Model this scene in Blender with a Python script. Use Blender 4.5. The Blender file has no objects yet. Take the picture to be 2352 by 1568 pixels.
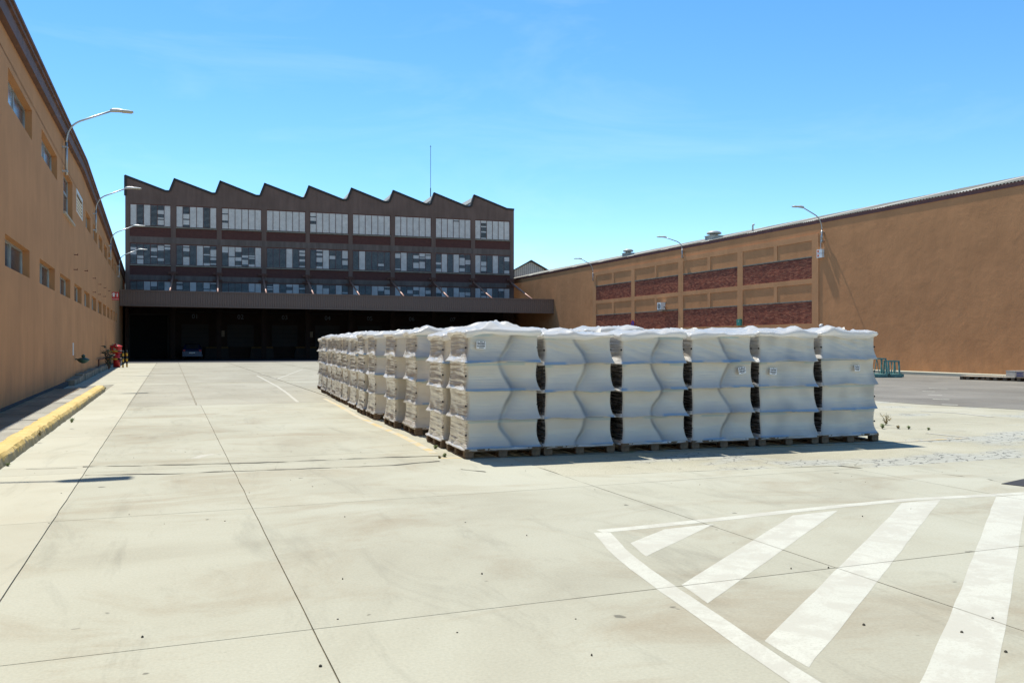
import bpy, bmesh, math, random
from mathutils import Vector, Matrix, noise

random.seed(7)
C = bpy.context.scene.collection
SC = bpy.context.scene

# ------------------------------------------------------------------ camera
F = 2010.0            # focal length in units of a 2352 wide frame
HOR = 788.0           # horizon row in that frame
CX = 1176.0
CAMH = 1.5
YAW = math.atan((CX - 390.0) / F)
FWD = Vector((math.sin(YAW), math.cos(YAW), 0))
RGT = Vector((math.cos(YAW), -math.sin(YAW), 0))
UP = Vector((0, 0, 1))
cam_d = bpy.data.cameras.new("camera")
cam = bpy.data.objects.new("camera", cam_d)
C.objects.link(cam)
SC.camera = cam
cam.location = (0, 0, CAMH)
cam.rotation_euler = (math.pi / 2, 0, -YAW)
cam_d.sensor_width = 36
cam_d.lens = 36 * F / 2352
cam_d.shift_y = 4.0 / 2352
cam_d.clip_start = 0.05
cam_d.clip_end = 3000

# ------------------------------------------------------------------ light
SUNV = Vector((0.062, -0.50, -1.0)).normalized()      # direction the light travels
world = bpy.data.worlds.new("World")
SC.world = world
world.use_nodes = True
nt = world.node_tree
nt.nodes.clear()
wo = nt.nodes.new("ShaderNodeOutputWorld")
bg = nt.nodes.new("ShaderNodeBackground")
sky = nt.nodes.new("ShaderNodeTexSky")
sky.sky_type = 'NISHITA'
sky.sun_disc = False
sky.sun_elevation = math.asin(-SUNV.z)
sky.sun_rotation = math.atan2(-SUNV.x, -SUNV.y)
sky.altitude = 0
sky.air_density = 0.85
sky.dust_density = 0.0
sky.ozone_density = 3.2
bg.inputs['Strength'].default_value = 0.15
hs = nt.nodes.new("ShaderNodeHueSaturation")      # the camera's vivid colour setting
hs.inputs['Saturation'].default_value = 1.22
hs.inputs['Hue'].default_value = 0.493
nt.links.new(sky.outputs[0], hs.inputs['Color'])
tcw = nt.nodes.new("ShaderNodeTexCoord")                # faint high cirrus
mpw = nt.nodes.new("ShaderNodeMapping"); mpw.inputs['Scale'].default_value = (2.2, 2.2, 9.0); mpw.inputs['Rotation'].default_value = (0.3, 0.2, 0.4)
nt.links.new(tcw.outputs['Generated'], mpw.inputs[0])
nzw = nt.nodes.new("ShaderNodeTexNoise"); nzw.inputs['Scale'].default_value = 1.3; nzw.inputs['Detail'].default_value = 6; nzw.inputs['Roughness'].default_value = 0.6; nzw.inputs['Distortion'].default_value = 0.8
nt.links.new(mpw.outputs[0], nzw.inputs['Vector'])
rpw = nt.nodes.new("ShaderNodeMapRange"); rpw.inputs[1].default_value = 0.5; rpw.inputs[2].default_value = 0.8; rpw.inputs[3].default_value = 0.0; rpw.inputs[4].default_value = 0.10
nt.links.new(nzw.outputs[0], rpw.inputs[0])
mxw = nt.nodes.new("ShaderNodeMix"); mxw.data_type = 'RGBA'; mxw.inputs[7].default_value = (6.5, 7.2, 7.8, 1)
nt.links.new(rpw.outputs[0], mxw.inputs[0]); nt.links.new(hs.outputs[0], mxw.inputs[6])
nt.links.new(mxw.outputs[2], bg.inputs['Color'])
nt.links.new(bg.outputs[0], wo.inputs['Surface'])
sun_d = bpy.data.lights.new("sun", 'SUN')
sun_d.energy = 5.0
sun_d.angle = math.radians(0.5)
sun_d.color = (1.0, 0.96, 0.87)
sun = bpy.data.objects.new("sun", sun_d)
C.objects.link(sun)
sun.rotation_euler = SUNV.to_track_quat('-Z', 'Y').to_euler()
sun.location = (0, 60, 60)
SC.view_settings.view_transform = 'Standard'
SC.view_settings.look = 'None'
SC.view_settings.exposure = 0.42
SC.view_settings.gamma = 1.0
SC.view_settings.use_curve_mapping = False
SC.cycles.max_bounces = 8
SC.cycles.transparent_max_bounces = 8

# ------------------------------------------------------------------ survey helpers
def ray(x, y):
    return FWD + RGT * ((x - CX) / F) + UP * ((HOR - y) / F)

def gp(x, y, z=0.0):
    """point of the level ground (height z) seen at x, y of the photograph"""
    r = ray(x, y)
    t = (z - CAMH) / r.z
    return Vector((r.x * t, r.y * t, z))

class Plane:
    """vertical wall plane: local x along t, local y into the building, local z up"""
    def __init__(self, p0, t):
        self.p0 = Vector((p0[0], p0[1], 0))
        self.t = Vector((t[0], t[1], 0)).normalized()
        self.n = Vector((-self.t.y, self.t.x, 0))
        self.M = Matrix(((self.t.x, self.n.x, 0, self.p0.x), (self.t.y, self.n.y, 0, self.p0.y), (0, 0, 1, 0), (0, 0, 0, 1)))
    def hit(self, x, y, off=0.0):
        r = ray(x, y)
        o = Vector((0, 0, CAMH))
        k = ((self.p0 + self.n * off) - o).dot(self.n) / r.dot(self.n)
        p = o + r * k
        return (p - self.p0).dot(self.t), p.z
    def s(self, x, off=0.0):
        return self.hit(x, HOR, off)[0]
    def world(self, s, y, z):
        return self.M @ Vector((s, y, z))
    def at(self, s):
        """matrix of a local frame sitting at s on the plane"""
        return self.M @ Matrix.Translation((s, 0, 0))

def vpdir(x):
    r = ray(x, HOR); return Vector((r.x, r.y, 0)).normalized()

r0 = ray(0, HOR)
LW = Plane(r0 * 18.14, vpdir(364))                 # left building, yard side
r1 = ray(2332, HOR)
RW = Plane(r1 * 37.9, -vpdir(410))                 # right building, yard side
r2 = ray(287.5, HOR)
FT = -(ray(7100, HOR)); FT = Vector((-FT.x, -FT.y, 0))
FW = Plane(r2 * 80.0, FT)                          # factory front

# ------------------------------------------------------------------ mesh helper
class MB:
    def __init__(self):
        self.v = []; self.f = []; self.m = []
    def add(self, vs, fs, mi=0):
        o = len(self.v)
        self.v += [tuple(v) for v in vs]
        self.f += [tuple(i + o for i in f) for f in fs]
        self.m += [mi] * len(fs)
    def box(self, x0, x1, y0, y1, z0, z1, mi=0):
        vs = [(x0, y0, z0), (x1, y0, z0), (x1, y1, z0), (x0, y1, z0), (x0, y0, z1), (x1, y0, z1), (x1, y1, z1), (x0, y1, z1)]
        self.add(vs, [(0, 3, 2, 1), (4, 5, 6, 7), (0, 1, 5, 4), (1, 2, 6, 5), (2, 3, 7, 6), (3, 0, 4, 7)], mi)
    def quad(self, a, b, c, d, mi=0):
        self.add([a, b, c, d], [(0, 1, 2, 3)], mi)
    def prism(self, poly, z0, z1, mi=0):
        """poly: CCW list of (x, y)"""
        n = len(poly)
        vs = [(p[0], p[1], z0) for p in poly] + [(p[0], p[1], z1) for p in poly]
        fs = [tuple(range(n))[::-1], tuple(range(n, 2 * n))] + [(i, (i + 1) % n, n + (i + 1) % n, n + i) for i in range(n)]
        self.add(vs, fs, mi)
    def bar(self, a, b, w, h=None, mi=0, up=None):
        a = Vector(a); b = Vector(b); h = h or w
        d = (b - a).normalized()
        u = Vector(up) if up else (Vector((0, 0, 1)) if abs(d.z) < 0.95 else Vector((0, 1, 0)))
        s = d.cross(u).normalized(); u = s.cross(d).normalized()
        vs = []
        for p in (a, b):
            for i, j in ((-1, -1), (1, -1), (1, 1), (-1, 1)):
                vs.append(p + s * (i * w / 2) + u * (j * h / 2))
        self.add(vs, [(0, 1, 2, 3), (7, 6, 5, 4), (0, 4, 5, 1), (1, 5, 6, 2), (2, 6, 7, 3), (3, 7, 4, 0)], mi)
    def tube(self, pts, r, n=10, mi=0, cap=True):
        pts = [Vector(p) for p in pts]
        rr = r if isinstance(r, (list, tuple)) else [r] * len(pts)
        rings = []; prev = None
        for i, p in enumerate(pts):
            d = (pts[min(i + 1, len(pts) - 1)] - pts[max(i - 1, 0)]).normalized()
            if prev is None:
                u = d.orthogonal().normalized()
            else:
                u = (prev - d * prev.dot(d)).normalized()
            prev = u
            w = d.cross(u)
            rings.append([p + (u * math.cos(2 * math.pi * k / n) + w * math.sin(2 * math.pi * k / n)) * rr[i] for k in range(n)])
        vs = [q for R_ in rings for q in R_]
        fs = []
        for i in range(len(pts) - 1):
            for k in range(n):
                fs.append((i * n + k, i * n + (k + 1) % n, (i + 1) * n + (k + 1) % n, (i + 1) * n + k))
        if cap:
            fs.append(tuple(range(n))[::-1]); fs.append(tuple(range((len(pts) - 1) * n, len(pts) * n)))
        self.add(vs, fs, mi)
    def lathe(self, prof, c=(0, 0, 0), n=24, mi=0):
        vs = []; fs = []
        for r, z in prof:
            for k in range(n):
                a = 2 * math.pi * k / n
                vs.append((c[0] + r * math.cos(a), c[1] + r * math.sin(a), c[2] + z))
        for i in range(len(prof) - 1):
            for k in range(n):
                fs.append((i * n + k, i * n + (k + 1) % n, (i + 1) * n + (k + 1) % n, (i + 1) * n + k))
        fs.append(tuple(range(n))[::-1]); fs.append(tuple(range((len(prof) - 1) * n, len(prof) * n)))
        self.add(vs, fs, mi)
    def mesh(self, name, mats, smooth=False):
        me = bpy.data.meshes.new(name)
        me.from_pydata(self.v, [], self.f)
        for m in (mats if isinstance(mats, (list, tuple)) else [mats]):
            me.materials.append(m)
        if any(self.m):
            me.polygons.foreach_set('material_index', self.m)
        if smooth:
            me.polygons.foreach_set('use_smooth', [True] * len(self.f))
        me.update()
        return me
    def build(self, name, mats, parent=None, smooth=False, mat=None):
        return place(name, self.mesh(name, mats, smooth), parent, mat)

def place(name, me, parent=None, mat=None):
    o = bpy.data.objects.new(name, me)
    C.objects.link(o)
    if parent: o.parent = parent
    if mat is not None: o.matrix_local = mat
    return o

def tag(o, label, cat, group=None):
    o['label'] = label; o['category'] = cat
    if group: o['group'] = group
    return o
def struct(o, label=None):
    o['kind'] = 'structure'
    if label: o['label'] = label
    return o
def thing(name, label, cat, mat=None, group=None):
    o = bpy.data.objects.new(name, None)
    C.objects.link(o)
    o.empty_display_size = 0.2
    if mat is not None: o.matrix_world = mat
    return tag(o, label, cat, group)

# ------------------------------------------------------------------ materials
def M_(name):
    m = bpy.data.materials.new(name); m.use_nodes = True
    nt = m.node_tree; nt.nodes.clear()
    out = nt.nodes.new('ShaderNodeOutputMaterial')
    b = nt.nodes.new('ShaderNodeBsdfPrincipled')
    nt.links.new(b.outputs[0], out.inputs[0])
    return m, nt, b, out
def N(nt, t, **kw):
    n = nt.nodes.new(t)
    for k, v in kw.items(): setattr(n, k, v)
    return n
def coords(nt, scale=(1, 1, 1), world_=False):
    if world_:
        g = N(nt, 'ShaderNodeNewGeometry'); src = g.outputs['Position']
    else:
        g = N(nt, 'ShaderNodeTexCoord'); src = g.outputs['Object']
    mp = N(nt, 'ShaderNodeMapping'); mp.inputs['Scale'].default_value = scale
    nt.links.new(src, mp.inputs[0])
    return mp.outputs[0]
def noise_(nt, vec, scale, detail=4, rough=0.55, dist=0.0):
    n = N(nt, 'ShaderNodeTexNoise')
    n.inputs['Scale'].default_value = scale; n.inputs['Detail'].default_value = detail
    n.inputs['Roughness'].default_value = rough; n.inputs['Distortion'].default_value = dist
    nt.links.new(vec, n.inputs['Vector'])
    return n.outputs[0]
def ramp(nt, fac, stops):
    r = N(nt, 'ShaderNodeValToRGB')
    el = r.color_ramp.elements
    while len(el) < len(stops): el.new(0.5)
    for e, (p, c) in zip(el, stops):
        e.position = p
        e.color = (c, c, c, 1) if isinstance(c, (int, float)) else (c[0], c[1], c[2], 1)
    nt.links.new(fac, r.inputs[0])
    return r.outputs[0]
def mix(nt, fac, a, b, mode='MIX'):
    m = N(nt, 'ShaderNodeMix'); m.data_type = 'RGBA'; m.blend_type = mode
    for s, v in ((0, fac), (6, a), (7, b)):
        if isinstance(v, bpy.types.NodeSocket): nt.links.new(v, m.inputs[s])
        elif isinstance(v, (int, float)): m.inputs[s].default_value = v if s == 0 else (v, v, v, 1)
        else: m.inputs[s].default_value = (v[0], v[1], v[2], 1)
    return m.outputs[2]
def bump(nt, b, h, strength, dist=0.02):
    n = N(nt, 'ShaderNodeBump'); n.inputs['Strength'].default_value = strength
    n.inputs['Distance'].default_value = dist
    nt.links.new(h, n.inputs['Height'])
    nt.links.new(n.outputs[0], b.inputs['Normal'])
def simple(name, col, rough=0.6, var=0.25, scale=3.0, metal=0.0, bmp=0.0, world_=False, fine=40.0):
    m, nt, b, o = M_(name)
    v = coords(nt, world_=world_)
    n1 = noise_(nt, v, scale, 5, 0.6)
    lo = [c * (1 - var) for c in col]; hi = [min(1, c * (1 + var)) for c in col]
    nt.links.new(ramp(nt, n1, [(0.3, lo), (0.7, hi)]), b.inputs['Base Color'])
    b.inputs['Roughness'].default_value = rough; b.inputs['Metallic'].default_value = metal
    if bmp: bump(nt, b, noise_(nt, v, fine, 4, 0.6), bmp, 0.01)
    return m

def concrete(name, cols, dirt=(0.30, 0.235, 0.15), dirt_amt=0.35, grain=0.5, rnd=0.05, cracks=False, dark=0.0):
    m, nt, b, o = M_(name)
    v = coords(nt, world_=True)
    c = ramp(nt, noise_(nt, v, 0.35, 6, 0.62, 0.6), [(0.32, cols[0]), (0.5, cols[1]), (0.68, cols[2])])
    # brown dirt blotches drifting in streaks
    v2 = coords(nt, (0.55, 1.0, 1), True)
    d = ramp(nt, noise_(nt, v2, 0.8, 8, 0.68, 1.0), [(0.5, 0.0), (0.74, 1.0)])
    dm = N(nt, 'ShaderNodeMath', operation='MULTIPLY'); nt.links.new(d, dm.inputs[0]); dm.inputs[1].default_value = dirt_amt
    c = mix(nt, dm.outputs[0], c, dirt)
    # grey smudges, tyre wear
    v3 = coords(nt, (1.6, 0.35, 1), True)
    g = ramp(nt, noise_(nt, v3, 1.3, 7, 0.7, 0.8), [(0.54, 1.0), (0.78, 0.74)])
    c = mix(nt, 1.0, c, g, 'MULTIPLY')
    # fine grain
    g2 = ramp(nt, noise_(nt, v, 55, 4, 0.7), [(0.3, 1 - 0.28 * grain), (0.62, 1.0 + 0.0)])
    c = mix(nt, 1.0, c, g2, 'MULTIPLY')
    sp = ramp(nt, noise_(nt, v, 5.5, 2, 0.5), [(0.235, 0.45), (0.26, 1.0)])
    c = mix(nt, 1.0, c, sp, 'MULTIPLY')
    oi = N(nt, 'ShaderNodeObjectInfo')
    rr = N(nt, 'ShaderNodeMapRange'); rr.inputs[3].default_value = 1 - rnd - dark; rr.inputs[4].default_value = 1 + rnd - dark
    nt.links.new(oi.outputs['Random'], rr.inputs[0])
    c = mix(nt, 1.0, c, rr.outputs[0], 'MULTIPLY')
    h = noise_(nt, v, 30, 6, 0.7)
    if cracks:
        vn = N(nt, 'ShaderNodeTexVoronoi', feature='DISTANCE_TO_EDGE'); vn.inputs['Scale'].default_value = 5.0
        vd = coords(nt, (1, 1, 1), True)
        nd = noise_(nt, vd, 4, 4, 0.6)
        mx = N(nt, 'ShaderNodeVectorMath', operation='ADD'); nt.links.new(vd, mx.inputs[0])
        sc_ = N(nt, 'ShaderNodeVectorMath', operation='SCALE'); sc_.inputs['Scale'].default_value = 0.25
        nt.links.new(nd, sc_.inputs[0]); nt.links.new(sc_.outputs[0], mx.inputs[1])
        nt.links.new(mx.outputs[0], vn.inputs['Vector'])
        cr = ramp(nt, vn.outputs['Distance'], [(0.0, 1.0), (0.055, 0.0)])
        mask = ramp(nt, noise_(nt, coords(nt, (0.8, 1.3, 1), True), 0.42, 4, 0.55), [(0.53, 0.0), (0.6, 1.0)])
        f = N(nt, 'ShaderNodeMath', operation='MULTIPLY'); nt.links.new(cr, f.inputs[0]); nt.links.new(mask, f.inputs[1])
        mk = N(nt, 'ShaderNodeMath', operation='MULTIPLY'); nt.links.new(mask, mk.inputs[0]); mk.inputs[1].default_value = 0.55
        c = mix(nt, mk.outputs[0], c, (0.36, 0.37, 0.34))
        c = mix(nt, f.outputs[0], c, (0.05, 0.05, 0.05))
    nt.links.new(c, b.inputs['Base Color'])
    b.inputs['Roughness'].default_value = 0.85
    b.inputs['Specular IOR Level'].default_value = 0.25
    bump(nt, b, h, 0.35, 0.006)
    return m

m_slab = concrete('slab_concrete', [(0.325, 0.305, 0.23), (0.385, 0.37, 0.285), (0.42, 0.41, 0.325)], rnd=0.03, dirt=(0.25, 0.19, 0.115), dirt_amt=0.62)
m_slab_grey = concrete('slab_concrete_grey', [(0.29, 0.27, 0.205), (0.34, 0.32, 0.25), (0.385, 0.365, 0.29)], dirt_amt=0.2, grain=1.0, rnd=0.03)
m_strip = concrete('strip_concrete', [(0.37, 0.345, 0.26), (0.41, 0.39, 0.30), (0.44, 0.42, 0.33)], dirt_amt=0.15, grain=0.25)
m_old = concrete('old_concrete', [(0.35, 0.325, 0.235), (0.41, 0.385, 0.285), (0.46, 0.435, 0.335)], dirt_amt=0.25, grain=1.1, rnd=0.0, cracks=True)
m_joint = simple('joint_dirt', (0.24, 0.22, 0.165), 0.95, 0.4, 8, world_=True)
m_asph = concrete('asphalt', [(0.165, 0.15, 0.125), (0.21, 0.195, 0.165), (0.255, 0.235, 0.20)], dirt=(0.3, 0.27, 0.2), dirt_amt=0.3, grain=1.6, rnd=0.0)
m_asph_shade = simple('shade_darkened_asphalt', (0.028, 0.028, 0.033), 0.9, 0.3, 1.0, world_=True)  # canopy shade put into the apron colour; reused for the drain cover
m_earth = simple('ground_earth', (0.2, 0.17, 0.12), 0.95, 0.3, 0.3, world_=True)

def road_paint(name, col, wear=0.5, thr=0.56):
    m, nt, b, o = M_(name)
    v = coords(nt, world_=True)
    n1 = noise_(nt, v, 3.0, 9, 0.75, 0.4)
    c = ramp(nt, noise_(nt, v, 1.2, 5, 0.6), [(0.3, [x * 0.9 for x in col]), (0.7, col)])
    w = ramp(nt, n1, [(thr, 0.0), (thr + 0.1, wear)])
    n2 = ramp(nt, noise_(nt, v, 60, 3, 0.7), [(0.38, 0.75), (0.46, 0.0)])
    c = mix(nt, w, c, (0.42, 0.40, 0.33))
    c = mix(nt, n2, c, (0.40, 0.385, 0.31))
    nt.links.new(c, b.inputs['Base Color']); b.inputs['Roughness'].default_value = 0.7
    b.inputs['Specular IOR Level'].default_value = 0.3
    return m
m_white = road_paint('white_road_paint', (0.50, 0.49, 0.41), 0.9, 0.45)
m_yellow = road_paint('yellow_road_paint', (0.50, 0.37, 0.15), 0.95, 0.44)
m_yellow_faint = road_paint('faint_yellow_paint', (0.335, 0.305, 0.22), 0.95, 0.34)

def stucco(name, col, big=0.5, streak=0.12, rough=0.9):
    m, nt, b, o = M_(name)
    v = coords(nt)
    vs = coords(nt, (1, 1, 0.12))
    n1 = noise_(nt, v, 0.5, 6, 0.6, 0.3)
    c = ramp(nt, n1, [(0.3, [x * 0.88 for x in col]), (0.7, [x * 1.1 for x in col])])
    st = ramp(nt, noise_(nt, vs, 2.6, 5, 0.6), [(0.35, 1 - streak), (0.65, 1.0)])
    c = mix(nt, 1.0, c, st, 'MULTIPLY')
    # grime rising from the foot of the wall
    sx = N(nt, 'ShaderNodeSeparateXYZ'); nt.links.new(coords(nt), sx.inputs[0])
    mr = N(nt, 'ShaderNodeMapRange'); mr.inputs[1].default_value = 0.0; mr.inputs[2].default_value = 1.8
    mr.inputs[3].default_value = 0.65; mr.inputs[4].default_value = 0.0
    nt.links.new(sx.outputs[2], mr.inputs[0])
    gn = ramp(nt, noise_(nt, coords(nt, (1, 1, 0.4)), 1.1, 7, 0.7), [(0.42, 0.0), (0.7, 1.0)])
    gm = N(nt, 'ShaderNodeMath', operation='MULTIPLY'); nt.links.new(mr.outputs[0], gm.inputs[0]); nt.links.new(gn, gm.inputs[1])
    c = mix(nt, gm.outputs[0], c, [x * 0.45 + 0.03 for x in col])
    nt.links.new(c, b.inputs['Base Color'])
    b.inputs['Roughness'].default_value = rough
    b.inputs['Specular IOR Level'].default_value = 0.15
    bn = N(nt, 'ShaderNodeBump'); bn.inputs['Strength'].default_value = big; bn.inputs['Distance'].default_value = 0.02
    nt.links.new(noise_(nt, v, 1.4, 4, 0.6, 0.4), bn.inputs['Height'])
    bn2 = N(nt, 'ShaderNodeBump'); bn2.inputs['Strength'].default_value = 0.35; bn2.inputs['Distance'].default_value = 0.004
    nt.links.new(noise_(nt, v, 28, 4, 0.6), bn2.inputs['Height']); nt.links.new(bn.outputs[0], bn2.inputs['Normal'])
    nt.links.new(bn2.outputs[0], b.inputs['Normal'])
    return m
m_left = stucco('ochre_stucco', (0.53, 0.262, 0.118), 0.35, 0.06)
m_right = stucco('ochre_stucco_right', (0.55, 0.262, 0.118), 0.9, 0.05)  # stucco tone of the right building
m_frame_r = stucco('ochre_frame_paint', (0.57, 0.285, 0.135), 0.5, 0.06)
m_fact = stucco('brown_render', (0.195, 0.125, 0.10), 0.4, 0.18)
m_fact_band = stucco('grey_brown_concrete_band', (0.19, 0.14, 0.118), 0.4, 0.3)
m_fascia_l = simple('brown_fascia', (0.12, 0.052, 0.032), 0.7, 0.3, 2)
m_fascia_r = simple('maroon_fascia', (0.14, 0.048, 0.035), 0.6, 0.25, 2)
m_coping = simple('black_coping', (0.03, 0.025, 0.022), 0.7, 0.2, 3)
m_sheet = simple('corrugated_fibre_cement', (0.15, 0.145, 0.12), 0.85, 0.3, 4)
m_sheet_pale = simple('pale_translucent_sheet', (0.42, 0.40, 0.34), 0.6, 0.15, 4)
m_greymetal = simple('grey_green_cladding', (0.66, 0.67, 0.58), 0.6, 0.15, 2)
m_canopy = simple('brown_ribbed_metal', (0.19, 0.12, 0.088), 0.55, 0.12, 1.5)
m_inner = simple('dock_wall_brown_shade', (0.022, 0.012, 0.009), 0.9, 0.3, 1)  # dock wall, door and bumper colours lowered to carry the deep shade
m_door = simple('dock_door_grey_shade', (0.026, 0.026, 0.027), 0.8, 0.2, 1)
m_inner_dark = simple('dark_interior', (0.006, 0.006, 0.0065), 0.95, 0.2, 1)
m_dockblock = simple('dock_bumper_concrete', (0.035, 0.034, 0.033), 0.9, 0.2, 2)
m_dockyellow = simple('dock_bumper_yellow_shade', (0.10, 0.06, 0.012), 0.8, 0.3, 5)
m_num = simple('dock_number_paint', (0.16, 0.21, 0.27), 0.7, 0.1, 5)
m_signwhite = simple('white_enamel', (0.75, 0.75, 0.73), 0.4, 0.05, 5)
m_sill = simple('grey_stone_sill', (0.23, 0.20, 0.155), 0.85, 0.3, 4, bmp=0.3)
m_alu = simple('window_aluminium', (0.42, 0.43, 0.42), 0.35, 0.1, 5, metal=0.6)
m_glass_pale = simple('frosted_louvre_glass', (0.68, 0.65, 0.635), 0.25, 0.12, 2.5)
m_slat_dark = simple('open_louvre_edge', (0.46, 0.43, 0.395), 0.8, 0.2, 6)
m_red_frame = simple('red_oxide_window_frame', (0.13, 0.045, 0.035), 0.6, 0.2, 5)
m_galv = simple('galvanised_steel', (0.47, 0.47, 0.46), 0.4, 0.1, 6, metal=0.7)
m_lamp = simple('lamp_head_grey', (0.55, 0.54, 0.50), 0.45, 0.08, 5)
m_lens = simple('lamp_lens', (0.62, 0.56, 0.42), 0.2, 0.05, 5)
m_brick = None
m_red = simple('fire_red_paint', (0.48, 0.015, 0.015), 0.45, 0.1, 4)
m_black = simple('black_paint', (0.015, 0.015, 0.015), 0.5, 0.2, 4)
m_yel2 = simple('yellow_paint', (0.6, 0.36, 0.03), 0.55, 0.2, 6)
m_green_rack = simple('teal_green_paint', (0.10, 0.24, 0.22), 0.55, 0.35, 8)
m_green_dark = simple('dark_green_paint', (0.02, 0.07, 0.05), 0.5, 0.2, 8)
m_green_sign = simple('green_enamel', (0.05, 0.26, 0.20), 0.4, 0.1, 8)
m_blue = simple('blue_enamel', (0.03, 0.07, 0.32), 0.4, 0.1, 8)
m_orange = simple('orange_sticker', (0.75, 0.13, 0.02), 0.5, 0.1, 8)
m_rod = simple('salmon_painted_rod', (0.50, 0.22, 0.14), 0.45, 0.15, 5)
m_rust = simple('rusty_clamp', (0.13, 0.05, 0.03), 0.8, 0.3, 8)
m_fan = simple('fan_cowl_grey', (0.36, 0.36, 0.32), 0.5, 0.15, 3)
m_wood = simple('pallet_wood', (0.17, 0.115, 0.07), 0.85, 0.4, 9, bmp=0.4)
m_wood_pale = simple('weathered_pallet_wood', (0.42, 0.35, 0.25), 0.85, 0.3, 9, bmp=0.4)
m_leaf = simple('weed_leaf', (0.16, 0.20, 0.06), 0.7, 0.4, 30)
m_leaf_dry = simple('dry_weed', (0.28, 0.22, 0.10), 0.8, 0.3, 30)
m_shrub = simple('shrub_leaf', (0.03, 0.045, 0.018), 0.7, 0.4, 30)

def glass_window(name, col, rough=0.08):
    m, nt, b, o = M_(name)
    n = noise_(nt, coords(nt), 1.5, 3, 0.5)
    nt.links.new(ramp(nt, n, [(0.3, [x * 0.7 for x in col]), (0.7, [x * 1.3 for x in col])]), b.inputs['Base Color'])
    b.inputs['Roughness'].default_value = rough
    b.inputs['Specular IOR Level'].default_value = 0.6
    return m
m_pane = glass_window('dark_window_glass', (0.035, 0.038, 0.042), 0.2)
m_pane_pale = glass_window('pale_backed_window_glass', (0.22, 0.26, 0.32), 0.15)

def brick_mat():
    m, nt, b, o = M_('red_brick')
    v = coords(nt)
    g = N(nt, 'ShaderNodeNewGeometry')
    r = ramp(nt, g.outputs['Random Per Island'], [(0.0, (0.24, 0.055, 0.026)), (0.5, (0.37, 0.095, 0.045)), (1.0, (0.50, 0.17, 0.085))])
    d = ramp(nt, noise_(nt, v, 2.0, 5, 0.6), [(0.3, 0.65), (0.7, 1.1)])
    nt.links.new(mix(nt, 1.0, r, d, 'MULTIPLY'), b.inputs['Base Color'])
    b.inputs['Roughness'].default_value = 0.75
    bump(nt, b, noise_(nt, v, 40, 4, 0.6), 0.5, 0.005)
    return m
m_brick = brick_mat()
m_mortar = simple('dark_mortar', (0.09, 0.05, 0.04), 0.95, 0.2, 5)
def far_brick():
    m, nt, b, o = M_('far_red_brick')
    tc = N(nt, 'ShaderNodeTexCoord'); mp = N(nt, 'ShaderNodeMapping'); mp.inputs['Rotation'].default_value = (math.pi / 2, 0, 0)
    nt.links.new(tc.outputs['Object'], mp.inputs[0])
    br = N(nt, 'ShaderNodeTexBrick')
    br.inputs['Color1'].default_value = (0.11, 0.032, 0.022, 1); br.inputs['Color2'].default_value = (0.14, 0.045, 0.03, 1)
    br.inputs['Mortar'].default_value = (0.05, 0.025, 0.022, 1); br.inputs['Scale'].default_value = 1.0
    br.inputs['Brick Width'].default_value = 0.25; br.inputs['Row Height'].default_value = 0.075; br.inputs['Mortar Size'].default_value = 0.01
    nt.links.new(mp.outputs[0], br.inputs['Vector'])
    nt.links.new(br.outputs[0], b.inputs['Base Color']); b.inputs['Roughness'].default_value = 0.85
    return m
m_farbrick = far_brick()

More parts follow.
